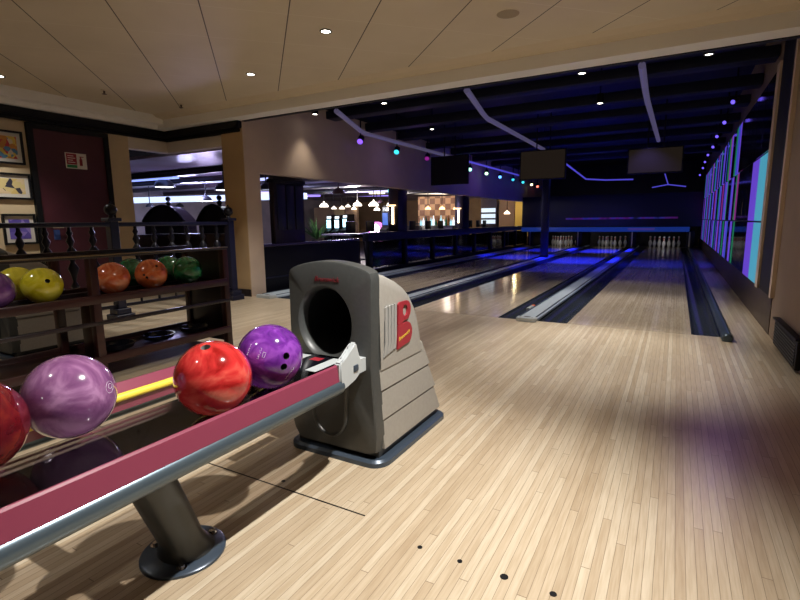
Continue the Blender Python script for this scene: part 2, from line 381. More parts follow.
bm = bmesh.new(); box(bm, XL-0.16, XL, -0.05, YE+1, ZD, ZD+0.36); struct('wall_left_upper', bm, M['ceildark'], None, 0)
for i, (y, z, h, w) in enumerate([(0.75, 2.62, 0.10, 0.16), (1.75, 2.66, 0.12, 0.25), (2.9, 2.64, 0.14, 0.22), (4.1, 2.66, 0.12, 0.30), (5.4, 2.64, 0.12, 0.24), (6.8, 2.66, 0.14, 0.25), (8.3, 2.64, 0.12, 0.25), (9.9, 2.66, 0.12, 0.25)]):
    bm = bbox(XL, XR+0.05, y, y+w, z, z+h, 0.01)
    lb = ['first dark ceiling beam beyond the white fascia', 'second dark ceiling beam beyond the white fascia', 'third dark ceiling beam from the white fascia', 'fourth dark ceiling beam, in front of the hanging screens', 'fifth ceiling beam, just behind the hanging screens', 'sixth ceiling beam from the white fascia', 'second to last dark ceiling beam before the pins', 'last dark ceiling beam before the pins'][i]
    struct('ceiling_beam', bm, M['beam'], lb)

# ================================================================= BALL RETURN
def ray_outline(c, poly, n):
    out = []
    for k in range(n):
        an = 2*PI*(k+0.5)/n; d = (math.cos(an), math.sin(an)); best = None
        for i in range(len(poly)):
            (x1, y1), (x2, y2) = poly[i], poly[(i+1) % len(poly)]
            x1 -= c[0]; x2 -= c[0]; y1 -= c[1]; y2 -= c[1]
            ex, ey = x2-x1, y2-y1; den = d[0]*ey-d[1]*ex
            if abs(den) < 1e-9: continue
            t_ = (x1*ey-y1*ex)/den; s_ = (x1*d[1]-y1*d[0])/den
            if t_ > 0 and -1e-6 <= s_ <= 1+1e-6: best = t_ if best is None else max(best, t_)
        out.append((c[0]+best*d[0], c[1]+best*d[1]))
    return out
def rings_mesh(bm, rings, mi=None):
    R = [[bm.verts.new(p) for p in r] for r in rings]; n = len(R[0])
    for j, (a, b) in enumerate(zip(R, R[1:])):
        for k in range(n):
            f = bm.faces.new((a[k], a[(k+1) % n], b[(k+1) % n], b[k]))
            if mi: f.material_index = mi[j]
    return R

def make_hood(root, emblem=True):
    HW = 0.212
    # ---- charcoal front with the oval mouth
    arch = [(HW-0.012-(2*HW-0.024)*k/12, 0.815+0.036*math.sin(PI*k/12)**0.8) for k in range(13)]
    poly = [(0.19, 0.045), (0.225, 0.065), (0.226, 0.10), (0.207, 0.44), (HW, 0.80)]+arch+[(-HW, 0.80), (-0.215, 0.50), (-0.228, 0.13), (-0.215, 0.10), (-0.21, 0.065), (-0.18, 0.045)]
    n = 96; c = (-0.024, 0.592); o = ray_outline(c, poly, n)
    def sc_(f): return [(c[0]+(x-c[0])*f, c[1]+(z-c[1])*f) for x, z in o]
    def el(rx, rz, dx=0): return [(c[0]+dx+rx*math.cos(2*PI*(k+0.5)/n), c[1]+rz*math.sin(2*PI*(k+0.5)/n)) for k in range(n)]
    def L(pts, y): return [(x, y, z) for x, z in pts]
    bm = bmesh.new()
    rings_mesh(bm, [L(o, 0.062), L(o, 0.016), L(sc_(0.99), 0.004), L(sc_(0.965), 0.0), L(el(0.140, 0.158), 0.0), L(el(0.135, 0.152), 0.005), L(el(0.125, 0.143), 0.022), L(el(0.124, 0.142), 0.045)])
    obj('front_panel', bm, M['fascia'], root, 35)
    bm = bmesh.new()
    R = rings_mesh(bm, [L(el(0.124, 0.142), 0.045), L(el(0.115, 0.13), 0.36)]); bm.faces.new(R[-1]); obj('ball_tunnel', bm, M['void'], root, 35)
    # scoop under the mouth
    bm = bmesh.new(); pts = []
    for k in range(17):
        a_ = PI*k/16; pts.append((-0.01+0.085*math.cos(PI+a_), -0.004, 0.20+0.10*math.sin(PI+a_)))
    pts = [(-0.115, -0.004, 0.42)]+pts+[(0.095, -0.004, 0.42)]
    tube(bm, pts, 0.008, 8); obj('scoop_moulding', bm, M['fascia'], root)
    bm = bmesh.new(); prism(bm, [(p[0], p[2]) for p in pts], 1, -0.004, 0.002); obj('scoop_panel', bm, M['kick'], root)
    # ---- upper shell: sections along y
    prof = [(0.060, 0.806), (0.12, 0.790), (0.21, 0.757), (0.27, 0.727), (0.32, 0.690), (0.36, 0.640), (0.39, 0.585), (0.42, 0.50), (0.432, 0.43)]
    bm = bmesh.new(); secs = []
    for y, zt in prof:
        s_ = []
        ar = 0.036*max(0.15, 1-(y-0.06)/0.3)
        w = HW-0.002
        s_.append((w+0.004, y, 0.40))
        s_.append((w, y, zt-0.05 if zt > 0.47 else zt-0.02))
        for k in range(1, 5): a_ = PI/2*k/4; s_.append((w-0.03+0.03*math.cos(a_), y, zt-0.03+0.03*math.sin(a_) if zt > 0.47 else zt-0.015+0.015*math.sin(a_)))
        for k in range(1, 8): u_ = k/8; s_.append(((w-0.03)*(1-2*u_), y, zt+ar*math.sin(PI*u_)))
        for k in range(4, 0, -1): a_ = PI/2*k/4; s_.append((-w+0.03-0.03*math.cos(a_), y, zt-0.03+0.03*math.sin(a_) if zt > 0.47 else zt-0.015+0.015*math.sin(a_)))
        s_.append((-w, y, zt-0.05 if zt > 0.47 else zt-0.02)); s_.append((-w-0.004, y, 0.40))
        secs.append([bm.verts.new(p) for p in s_])
    for a_, b_ in zip(secs, secs[1:]):
        for k in range(len(a_)-1): bm.faces.new((a_[k], a_[k+1], b_[k+1], b_[k]))
    bm.faces.new(secs[-1])
    obj('upper_shell', bm, M['shell'], root, 40)
    # ---- lower shell: three overlapping courses
    def rr(w, y0, y1, z, r=0.03):
        p = [(w, y0, z)]
        for k in range(6): a_ = PI/2*k/5; p.append((w-r+r*math.cos(a_), y1-r+r*math.sin(a_), z))
        for k in range(6): a_ = PI/2+PI/2*k/5; p.append((-w+r+r*math.cos(a_), y1-r+r*math.sin(a_), z))
        p.append((-w, y0, z)); return p
    low = bmesh.new()
    cs = [(0.447, 0.315, 0.206, 0.217, 0.470, 0.535), (0.315, 0.19, 0.213, 0.223, 0.527, 0.585), (0.19, 0.062, 0.219, 0.229, 0.577, 0.628)]
    for zt, zb, wt, wb, yt, yb in cs:
        R = rings_mesh(low, [rr(wt-0.010, 0.055, yt-0.012, zt), rr(wt, 0.055, yt, zt-0.010), rr(wb, 0.055, yb, zb), rr(wb-0.012, 0.055, yb-0.012, zb)])
        low.faces.new(R[0])
    obj('lower_shell', low, M['shell'], root, 30)
    bm = bmesh.new(); R = rings_mesh(bm, [rr(0.214, 0.03, 0.612, 0.028), rr(0.217, 0.03, 0.615, 0.066)]); bm.faces.new(R[1]); bm.faces.new(R[0]); obj('kick_plinth', bm, M['kick'], root)
    # base plate with rounded ends
    def base(e, z):
        p = []
        for cx, cy, a0 in ((0.20, 0.585, 0), (-0.20, 0.585, 90), (-0.185, 0.065, 180), (0.185, 0.065, 270)):
            for k in range(7):
                a_ = math.radians(a0+15*k); rx = 0.255-abs(cx)+e; p.append((cx+rx*math.cos(a_), cy+(0.06 if cy > 0.3 else 0.08)*math.sin(a_)+e*math.sin(a_), z))
        return p
    bm = bmesh.new(); R = rings_mesh(bm, [base(0, 0.0), base(0, 0.020), base(-0.012, 0.029)]); bm.faces.new(R[-1]); bm.faces.new(R[0]); obj('base_plate', bm, M['slate'], root)
    # name on the front
    bm = text_mesh('Brunswick', 0.030, 0.25, 0.0008)
    bm.transform(Matrix.Translation((-0.005, -0.001, 0.775)) @ Matrix.Rotation(PI/2, 4, 'X')); obj('lettering', bm, M['redname'], root, 0, 'small red lettering')
    if not emblem: return
    # emblem on the side (local y,z -> x = HW+)
    X0 = HW+0.001
    def sy(u, v): return (0.088+u*0.232, 0.464+v*0.20)
    eroot = None
    bp = []
    # red letter: outline with rounded bowls, stem on the left
    top = [(0.47, 0.50), (0.49, 1.0), (0.80, 1.0)]
    for k in range(1, 9): a_ = PI/2-PI*k/9; top.append((0.80+0.17*math.cos(a_), 0.79+0.21*math.sin(a_)))
    top += [(0.80, 0.575), (0.66, 0.575), (0.66, 0.515)]
    botm = [(0.47, 0.50), (0.66, 0.515), (0.84, 0.515)]
    for k in range(1, 9): a_ = PI/2-PI*k/9*1.0; botm.append((0.82+0.20*math.cos(a_), 0.27+0.245*math.sin(a_)))
    botm += [(0.70, 0.02), (0.44, -0.02)]
    bm = bmesh.new()
    # upper bowl as strip around its counter
    outer = [sy(*p) for p in top]
    cc = (0.755, 0.79); inn = []
    for k in range(16): a_ = 2*PI*k/16; inn.append((cc[0]+0.07*math.cos(a_), cc[1]+0.095*math.sin(a_)))
    inner = [sy(*p) for p in inn]
    cu_ = sy(*cc)
    oo = ray_outline(cu_, outer, 32); ii = [(cu_[0]-0.002+0.021*math.cos(2*PI*(k+0.5)/32), cu_[1]+0.026*math.sin(2*PI*(k+0.5)/32)) for k in range(32)]
    rings_mesh(bm, [[(X0, y, z) for y, z in oo], [(X0+0.007, y, z) for y, z in oo], [(X0+0.007, y, z) for y, z in ii], [(X0, y, z) for y, z in ii]])
    prism(bm, [sy(*p) for p in botm], 0, X0, X0+0.007)
    em = obj('emblem_letter', bm, M['red'], root, 30, 'raised red letter emblem')
    bm = text_mesh('Brunswick', 0.024, 0.3, 0.0005)
    R_ = Matrix(((0, 0, 1, X0+0.0085), (1, 0, 0, 0.247), (0, 1, 0, 0.512), (0, 0, 0, 1)))
    bm.transform(R_ @ Matrix.Rotation(math.radians(12), 4, 'Z')); obj('script', bm, M['gold'], em, 0, 'yellow script lettering')
    for k in range(4):
        u0 = 0.03+k*0.108; bm = bmesh.new()
        pl = [sy(u0+0.075, 1.0-0.0*k), sy(u0+0.005, 1.0-0.01*(3-k)), sy(u0-0.01, 0.25), sy(u0-0.07, -0.06+0.03*k), sy(u0+0.03, -0.03+0.02*k), sy(u0+0.065, 0.25)]
        prism(bm, pl, 0, X0, X0+0.006); obj('emblem_stripe', bm, M['stripe'], root, 30)
    bm = bmesh.new(); prism(bm, [sy(0.05, 0.99), sy(-0.02, -0.02), sy(0.44, 0.0), sy(0.48, 0.99)], 0, X0-0.001, X0+0.001); obj('emblem_backing', bm, M['postmetal'], root, 0)

BR = thing('ball_return', 'grey ball return with oval mouth and maroon edged ball track', 'ball return', (-0.36, -3.30, 0), 0, 'ball returns')
make_hood(BR)
# the track, in the local frame of the thing
TX = -0.02; Y1, Y0 = -0.03, -1.75
def loc(x): return x+0.36
for sgn, nm in ((1, 'near'), (-1, 'far')):
    xo = TX+(0.215 if sgn > 0 else -0.256); dz = -0.017 if sgn > 0 else 0.0; Ye = -0.207
    bm = bmesh.new()
    tx_ = xo-sgn*0.008 if sgn > 0 else xo-0.014
    pr = [(xo, 0.513+dz), (xo+sgn*0.004, 0.508+dz), (xo+sgn*0.012, 0.452+dz), (xo-sgn*0.030, (0.425 if sgn > 0 else 0.430)+dz), (xo-sgn*0.034, 0.462), (xo-sgn*0.005, 0.513+dz)]
    prism(bm, pr, 1, Y0, Ye); rail = obj('track_rail', bm, M['maroon'], BR, 20, 'maroon faced track rail')
    bm = bmesh.new(); tube(bm, [(tx_, Y0, 0.428+dz), (tx_, Ye+0.01, 0.428+dz)], 0.031, 18); obj('rail_tube', bm, M['greymetal'], rail, 40, 'blue grey metal tube')
    # end bracket at the hood
    pl = [(-0.217, 0.503), (-0.17, 0.512), (-0.14, 0.532), (-0.118, 0.560), (-0.106, 0.557), (-0.110, 0.523), (-0.088, 0.503), (-0.073, 0.472), (-0.076, 0.437), (-0.12, 0.412), (-0.205, 0.392), (-0.217, 0.44)]
    bm = bmesh.new(); prism(bm, pl, 0, xo-sgn*0.012, xo+sgn*0.018); bmesh.ops.bevel(bm, geom=bm.edges[:], offset=0.006, segments=2, affect='EDGES')
    box(bm, min(xo-sgn*0.058, xo-sgn*0.015), max(xo-sgn*0.058, xo-sgn*0.015), -0.13, -0.001, 0.415, 0.47)
    br = obj('rail_bracket', bm, M['bracket'], BR, 40, 'pale grey curved bracket')
    obj('button', bbox(xo+(0.015 if sgn > 0 else -0.022), xo+(0.022 if sgn > 0 else -0.015), -0.135, -0.105, 0.448, 0.474, 0.003), M['slate'], br)
bm = bmesh.new(); box(bm, TX-0.104, TX+0.182, Y0, Y1+0.025, 0.446, 0.453); obj('ball_plate', bm, M['smoke'], BR, 0, 'smoked clear ball plate')
bm = bmesh.new(); tube(bm, [(TX-0.222, Y0, 0.474), (TX-0.222, Y1, 0.474)], 0.013, 14); obj('bumper_tube', bm, M['yellow'], BR, 40, 'yellow bumper tube')
obj('support_beam', bbox(TX+0.01, TX+0.075, Y0, Y1+0.04, 0.392, 0.440, 0.004), M['postmetal'], BR)
bm = bmesh.new()
for y in (-0.83,): box(bm, TX-0.235, TX+0.18, y-0.03, y+0.03, 0.375, 0.3915)
obj('cross_bar', bm, M['postmetal'], BR, 0)
# stickers in front of the mouth
bm = bmesh.new(); box(bm, TX-0.10, TX-0.055, -0.24, -0.03, 0.4532, 0.4538); obj('sticker', bm, M['bracket'], BR, 0, 'pale strip sticker')
bm = bmesh.new(); box(bm, TX+0.06, TX+0.11, -0.21, -0.03, 0.4532, 0.4538); obj('sticker', bm, M['bracket'], BR, 0, 'pale strip sticker')
bm = bmesh.new(); box(bm, TX-0.05, TX+0.055, -0.30, -0.03, 0.4532, 0.4538); obj('sticker_black', bm, M['blackgloss'], BR, 0, 'black strip')
bm = bmesh.new(); box(bm, TX-0.02, TX+0.03, -0.09, -0.05, 0.4539, 0.4542); obj('sticker_red', bm, M['red'], BR, 0, 'small red mark')
# leaning post
bm = bmesh.new()
tp, bt = Vector((TX+0.0, -0.85, 0.375)), Vector((TX-0.01, -0.715, 0.012))
n = 24; R = []
for k in range(9):
    u_ = k/8; p = bt.lerp(tp, u_); w = 0.062+0.006*u_+0.02*max(0, 0.12-u_)/0.12
    R.append([(p.x+w*1.05*math.cos(2*PI*j/n), p.y+w*math.sin(2*PI*j/n), p.z) for j in range(n)])
RR = rings_mesh(bm, R); bm.faces.new(RR[0]); bm.faces.new(RR[-1])
post = obj('post', bm, M['postmetal'], BR, 40)
bm = bmesh.new(); lathe(bm, [(0.124, 0), (0.124, 0.008), (0.118, 0.013)], 40, (TX-0.012, -0.725, 0)); obj('post_flange', bm, M['slate'], post, 40, 'round slate floor flange')
for a_ in (-40, 80, 200):
    bm = bmesh.new(); lathe(bm, [(0.016, 0.013), (0.016, 0.016), (0.009, 0.017), (0.009, 0.024)], 8, (TX-0.012+0.095*math.cos(math.radians(a_)), -0.725+0.095*math.sin(math.radians(a_)), 0)); obj('bolt', bm, M['chrome'], post, 30, 'chrome bolt')

B2 = thing('ball_return', 'second grey ball return hood half hidden behind the ball rack', 'ball return', (-3.62, -3.22, 0), 0, 'ball returns')
make_hood(B2, True)

# ================================================================= BALLS
BRAD = 0.1083
def hit(c, px, py):
    d = ray(px, py).normalized(); o_ = CAM-Vector(c); b_ = o_.dot(d); cc_ = o_.dot(o_)-BRAD**2; disc = b_*b_-cc_
    if disc < 0: disc = 0
    return (o_+d*(-b_-math.sqrt(disc))).normalized()
HOLEMAT = mat('hole_grey', (0.03, 0.03, 0.03), 0.6)
def ball(label, c, m_, holes=(), group='bowling balls', hm=None, r=BRAD):
    """holes: (direction, radius)"""
    bm = bmesh.new(); bmesh.ops.create_uvsphere(bm, u_segments=56, v_segments=32, radius=r)
    me = bpy.data.meshes.new('bowling_ball'); bm.to_mesh(me); bm.free(); me.materials.append(m_); me.materials.append(hm or HOLEMAT)
    o = bpy.data.objects.new('bowling_ball', me); COL.objects.link(o)
    cut = []
    for d, hr in holes:
        bm = bmesh.new(); d = d.normalized(); tube(bm, [d*(r-0.035), d*(r+0.03)], hr, 20)
        bmesh.ops.recalc_face_normals(bm, faces=bm.faces[:])
        for f in bm.faces: f.material_index = 1
        mc = bpy.data.meshes.new('cut'); bm.to_mesh(mc); bm.free(); mc.materials.append(m_); mc.materials.append(hm or HOLEMAT)
        q_ = bpy.data.objects.new('cut', mc); COL.objects.link(q_); cut.append(q_)
        md = o.modifiers.new('h', 'BOOLEAN'); md.operation = 'DIFFERENCE'; md.object = q_; md.solver = 'EXACT'
    if cut:
        dg = bpy.context.evaluated_depsgraph_get(); dg.update()
        me2 = bpy.data.meshes.new_from_object(o.evaluated_get(dg)); o.modifiers.clear(); o.data = me2; bpy.data.meshes.remove(me)
        for q_ in cut: mc = q_.data; bpy.data.objects.remove(q_); bpy.data.meshes.remove(mc)
    me = o.data; me.polygons.foreach_set('use_smooth', [True]*len(me.polygons))
    try: me.set_sharp_from_angle(angle=math.radians(40))
    except Exception: pass
    o.location = c
    o.data.name = 'bowling_ball'
    return tag(o, label, 'bowling ball', group)
def on_ball(o, name, segs, c, m_, rad=0.0012, label=None):
    """thin line marks lying on the ball, drawn through directions"""
    bm = bmesh.new()
    for pts in segs: tube(bm, [p*(BRAD+0.0002) for p in pts], rad, 6)
    return obj(name, bm, m_, o, 30, label)
ZB_ = 0.5625
cR = at(213.5, 378, 2, ZB_); cV = at(270, 356.5, 2, ZB_); cL = at(70, 396, 2, ZB_); cD = at(-30, 428, 2, ZB_)
mR = ball_mat('red_swirl', (0.22, 0.006, 0.006), (0.48, 0.026, 0.026), (0.62, 0.095, 0.07), 7, 2.2)
mV = ball_mat('violet_swirl', (0.07, 0.010, 0.15), (0.135, 0.022, 0.25), (0.23, 0.055, 0.37), 16, 1.5)
mL = ball_mat('lavender_swirl', (0.115, 0.035, 0.115), (0.19, 0.075, 0.18), (0.34, 0.17, 0.32), 6, 3.0, 0.14)
mD = ball_mat('dark_red_swirl', (0.05, 0.003, 0.005), (0.095, 0.005, 0.009), (0.16, 0.02, 0.012), 8, 3.0)
bR = ball('glossy red swirled ball with one grey finger hole on the track', cR, mR, [(hit(cR, 205.5, 347), 0.0135)], hm=mat('hole_insert', (0.22, 0.20, 0.20), 0.5))
bV = ball('violet ball with two finger holes next to the return mouth', cV, mV, [(hit(cV, 286.5, 356), 0.0115), (hit(cV, 284, 367), 0.0115)])
bL = ball('lavender marbled ball without visible holes on the track', cL, mL)
bD = ball('dark red ball cut off by the left picture edge', cD, mD, [(Vector((0.3, -0.5, 1)), 0.013)])
wm = mat('ball_print', (0.75, 0.72, 0.78), 0.4)
def hv(px, py): return hit(cV, px, py)
segs = []
for (x0, y0) in ((251, 344), (249.5, 348), (248, 352)):
    P = [(x0, y0), (x0+11, y0+4.5), (x0+10, y0+7), (x0-1, y0+2.5), (x0, y0)]
    segs.append([hv(*p) for p in P])
segs.append([hv(*p) for p in ((263.5, 352), (266, 353), (264, 358), (262, 357), (263.5, 352))])
on_ball(bV, 'print', segs, cV, wm, 0.0005, 'white printed mark')
segs = [[hv(p[0], p[1]) for p in [(285+0.9*k, 379-1.15*k+(0.9 if k % 2 else -0.6)) for k in range(11)]]]
on_ball(bV, 'script_print', segs, cV, wm, 0.0006, 'white script')
def hl(px, py): return hit(cL, px, py)
segs = [[hl(109.5+3.5*math.cos(a_*PI/8), 387+6*math.sin(a_*PI/8)) for a_ in range(17)], [hl(110+1.8*math.cos(a_*PI/6), 386+2.6*math.sin(a_*PI/6)) for a_ in range(13)]]
on_ball(bL, 'engraving', segs, cL, wm, 0.0003, 'faint round engraving')

# ---------------------------------------------------------------- ball rack on the left
RX, RY0, RY1 = -2.28, -4.10, -2.12        # front face, ends
D_ = 0.50
rk = thing('ball_rack', 'dark red brown two tier wooden rack holding coloured balls', 'ball rack', (RX, RY1, 0))
def rbox(name, x0, x1, y0, y1, z0, z1, m_, bev=0.004, label=None):
    return obj(name, bbox(x0-RX, x1-RX, y0-RY1, y1-RY1, z0, z1, bev), m_, rk, 30, label)
for y in (RY1-0.05, -3.20, RY0):
    rbox('upright', RX-0.055, RX, y, y+0.05, 0, 0.80, M['redwood'])
    rbox('upright', RX-D_, RX-D_+0.055, y, y+0.05, 0, 0.80, M['redwood'])
rbox('end_panel', RX-D_+0.055, RX-0.055, RY1-0.040, RY1-0.012, 0.05, 0.80, M['darkwood'])
rbox('divider_panel', RX-D_+0.30, RX-0.055, -3.18, -3.155, 0.05, 0.51, M['redwood'])
rbox('top_rail', RX-0.03, RX+0.004, RY0, RY1, 0.800, 0.822, M['darkwood'])
rbox('brass_strip', RX+0.004, RX+0.008, RY0, RY1, 0.814, 0.822, mat('dull_brass', (0.25, 0.19, 0.11), 0.3, 0.8), 0.001, 'dull brass strip')
rbox('top_rail', RX-D_, RX-D_+0.035, RY0, RY1, 0.795, 0.825, M['darkwood'])
for z, nm in ((0.512, 'shelf'), (0.12, 'shelf')):
    rbox('shelf', RX-D_+0.01, RX-0.01, RY0+0.05, RY1-0.05, z, z+0.02, M['redwood'])
    rbox('shelf_lip', RX-0.02, RX+0.006, RY0+0.02, RY1-0.02, z, z+0.055, M['redwood'])
    rbox('shelf_lip', RX-D_+0.01, RX-D_+0.03, RY0+0.02, RY1-0.02, z, z+0.055, M['redwood'])
rbox('lower_rail', RX-0.025, RX+0.003, RY0, RY1, 0.375, 0.40, M['darkwood'])
rbox('middle_beam', RX-0.27, RX-0.23, RY0+0.05, RY1-0.05, 0.53, 0.565, M['darkwood'])
Zb = 0.512+0.02+0.1175
rackballs = [
 ('or1', (112, 275), 'burnt orange ball in the front row beside the rack upright', ((0.42, 0.055, 0.015), (0.60, 0.13, 0.045), (0.68, 0.25, 0.12)), 0),
 ('or2', (151, 271.5), 'bright orange speckled ball in the front row, middle of the rack', ((0.30, 0.045, 0.02), (0.62, 0.13, 0.035), (0.68, 0.22, 0.08)), 0),
 ('gr', (187, 267), 'dark green ball at the far end of the rack front row', ((0.006, 0.05, 0.018), (0.010, 0.11, 0.035), (0.03, 0.24, 0.09)), 0),
 ('ye', (42, 283), 'yellow ball with a black finger hole on the rack', ((0.42, 0.36, 0.012), (0.60, 0.52, 0.02), (0.66, 0.58, 0.07)), 0),
 ('pu', (-9, 284), 'purple ball at the left picture edge on the rack', ((0.08, 0.02, 0.12), (0.15, 0.05, 0.2), (0.25, 0.1, 0.3)), 0),
 ('g2', (168, 265), 'green ball in the rack back row between orange and dark green balls', ((0.006, 0.06, 0.022), (0.012, 0.13, 0.04), (0.03, 0.24, 0.09)), 1),
 ('g3', (131, 266), 'green ball in the rack back row between the two orange balls', ((0.006, 0.06, 0.022), (0.012, 0.13, 0.04), (0.03, 0.24, 0.09)), 1),
 ('y2', (17, 279), 'plain yellow ball in the rack back row', ((0.45, 0.38, 0.02), (0.58, 0.50, 0.03), (0.64, 0.56, 0.06)), 1),
]
for k, (px, py), lb_, cs, row in rackballs:
    x = RX-0.145 if row == 0 else RX-0.365
    P = at(px, py, 0, x); c = Vector((x, P.y, Zb))
    holes = []
    if k == 'ye': holes = [(hit(c, 47.5, 281), 0.013)]
    if k == 'or2': holes = [(hit(c, 144, 275), 0.009), (hit(c, 147, 277.5), 0.009), (hit(c, 156.5, 266), 0.010)]
    ball(lb_, c, ball_mat('swirl_'+k, *cs, 9, 2.0, 0.14), holes, 'balls on the rack')
# black round trays on the low shelf
for i, px in enumerate((118, 160, 196)):
    P = at(px, 350, 0, RX-0.2); bm = bmesh.new()
    lathe(bm, [(0.05, 0.0), (0.10, 0.02), (0.115, 0.05), (0.105, 0.05), (0.09, 0.025), (0.02, 0.012)], 28, (0, 0, 0))
    o = obj('round_dish', bm, M['blackgloss']); o.location = (RX-0.2, P.y, 0.1405)
    tag(o, ['black round dish on the low shelf next to the rack upright', 'black round dish in the middle of the rack low shelf', 'black round dish at the far end of the rack low shelf'][i], 'dish', 'dishes on the low shelf')

# ================================================================= DOOR WALL
dy0, dy1 = -1.80, -0.98
bm = bmesh.new(); box(bm, XD, XD+0.025, dy0, dy1, 0, 2.13); d_ = struct('door_1', bm, M['door'], 'dark maroon door', 0)
bm = bmesh.new()
box(bm, XD, XD+0.05, dy0-0.06, dy0, 0, 2.19); box(bm, XD, XD+0.05, dy1, dy1+0.06, 0, 2.19); box(bm, XD, XD+0.05, dy0, dy1, 2.13, 2.19)
o = obj('door_frame', bm, M['black'], d_, 0)
bm = bmesh.new(); tube(bm, [(XD+0.025, -1.72, 0.98), (XD+0.07, -1.72, 0.98), (XD+0.07, -1.60, 0.98)], 0.010, 10); obj('door_handle', bm, M['chrome'], d_)
# sign on the door
sg = thing('safety_sign', 'small red, green and white safety sign on the maroon door', 'sign', (XD+0.026, -1.345, 1.80))
obj('board', bbox(0, 0.006, -0.125, 0.125, -0.095, 0.095), mat('sign_white', (0.75, 0.72, 0.66), 0.5), sg, 0)
bm = bmesh.new(); box(bm, 0.006, 0.0075, -0.115, 0.005, -0.045, 0.085); obj('red_field', bm, M['red'], sg, 0, 'red left field')
bm = bmesh.new(); box(bm, 0.006, 0.0075, -0.115, 0.005, -0.085, -0.05); obj('green_band', bm, mat('sign_green', (0.01, 0.22, 0.06), 0.5), sg, 0, 'green band')
bm = bmesh.new()
for k in range(4): box(bm, 0.0076, 0.008, -0.10, -0.10+[0.07, 0.09, 0.06, 0.085][k], 0.055-k*0.026, 0.062-k*0.026)
obj('lettering', bm, M['white'], sg, 0)
bm = bmesh.new(); lathe(bm, [(0.018, -0.055), (0.018, 0.02), (0.009, 0.035), (0.009, 0.05)], 10, (0.004, 0.055, 0)); box(bm, 0.006, 0.02, 0.04, 0.085, 0.05, 0.058); obj('extinguisher_symbol', bm, M['red'], sg, 30, 'red extinguisher symbol')
o = tag(obj('door_notice', bbox(XD+0.0255, XD+0.028, -1.70, -1.63, 0.83, 0.95), emis('notice_blue', (0.10, 0.22, 0.75), 0.02), None, 0), 'small blue notice low on the maroon door', 'notice')
# framed pictures
def picture(y0, y1, z0, z1, label, cols, scale):
    r = thing('framed_picture', label, 'picture', (XD, (y0+y1)/2, (z0+z1)/2), 0, 'framed pictures by the door'); w, h = (y1-y0)/2, (z1-z0)/2; b_ = 0.022
    bm = bmesh.new()
    box(bm, 0, 0.03, -w, w, h-b_, h); box(bm, 0, 0.03, -w, w, -h, -h+b_); box(bm, 0, 0.03, -w, -w+b_, -h+b_, h-b_); box(bm, 0, 0.03, w-b_, w, -h+b_, h-b_)
    obj('frame', bm, M['black'], r, 0)
    bm = bmesh.new(); box(bm, 0, 0.010, -w+b_, w-b_, -h+b_, h-b_); obj('mount', bm, mat('mount_'+label[:9], (0.62, 0.58, 0.52), 0.6), r, 0)
    mt = mat('art_'+label[:9], cols[0], 0.5); q = N(mt); tc = q.n('ShaderNodeTexCoord')
    v = q.n('ShaderNodeTexVoronoi'); v.inputs['Scale'].default_value = scale; q.l(tc.outputs['Object'], v.inputs['Vector'])
    sp = q.n('ShaderNodeSeparateColor'); q.l(v.outputs['Color'], sp.inputs[0])
    q.l(q.ramp(sp.outputs[0], [((i+0.0)/len(cols), c_) for i, c_ in enumerate(cols)], 'CONSTANT'), q.b.inputs['Base Color'])
    m_ = 0.04; bm = bmesh.new(); box(bm, 0.010, 0.012, -w+b_+m_, w-b_-m_, -h+b_+m_, h-b_-m_); obj('artwork', bm, mt, r, 0)
picture(-2.24, -1.905, 1.70, 2.07, 'black framed bright multicoloured print, top of three by the door', [(0.7, 0.6, 0.45), (0.6, 0.25, 0.05), (0.1, 0.25, 0.4), (0.55, 0.05, 0.06), (0.75, 0.55, 0.1)], 22)
picture(-2.34, -1.875, 1.305, 1.60, 'black framed print with a dark shape on yellow, middle of three', [(0.6, 0.45, 0.15), (0.62, 0.5, 0.22), (0.03, 0.03, 0.05), (0.65, 0.5, 0.3)], 14)
picture(-2.21, -1.875, 0.79, 1.14, 'black framed violet print, lowest of three behind the railing', [(0.10, 0.07, 0.35), (0.28, 0.20, 0.55), (0.14, 0.10, 0.45)], 12)

# ================================================================= RAILING
rl = thing('railing', 'dark iron railing with turned balusters and ball topped posts', 'railing', (XL-0.02, -0.36, 0))
px_ = 0.0
def lbm(fn): b_ = bmesh.new(); fn(b_); return b_
def newel(y):
    b_ = bmesh.new()
    box(b_, -0.10, 0.10, y-0.10, y+0.10, 0, 0.07); box(b_, -0.075, 0.075, y-0.075, y+0.075, 0.07, 0.13); box(b_, -0.046, 0.046, y-0.046, y+0.046, 0.13, 1.04); box(b_, -0.07, 0.07, y-0.07, y+0.07, 1.04, 1.075)
    bmesh.ops.bevel(b_, geom=b_.edges[:], offset=0.006, segments=1, affect='EDGES')
    p_ = obj('newel_post', b_, M['navy'], rl, 30)
    b_ = bmesh.new(); lathe(b_, [(0.03, 1.075), (0.02, 1.10)]+[(0.060*math.sin(PI*k/10)+0.001, 1.158-0.060*math.cos(PI*k/10)) for k in range(11)]+[(0.012, 1.222), (0.006, 1.245)], 16, (0, y, 0)); obj('ball_finial', b_, M['iron'], p_, 40)
for y in (0.0, -1.53, -3.4): newel(y)
obj('handrail', bbox(-0.04, 0.04, -4.4, -0.04, 0.985, 1.03, 0.01), M['navy'], rl)
obj('bottom_rail', bbox(-0.02, 0.02, -4.4, -0.04, 0.14, 0.17, 0.004), M['iron'], rl)
bal = [(0.013, 0.17), (0.013, 0.36), (0.040, 0.41), (0.014, 0.46), (0.026, 0.52), (0.050, 0.59), (0.018, 0.65), (0.044, 0.71), (0.046, 0.75), (0.016, 0.80), (0.036, 0.85), (0.016, 0.90), (0.030, 0.93), (0.016, 0.96), (0.016, 0.985)]
y = -0.16; proto = None
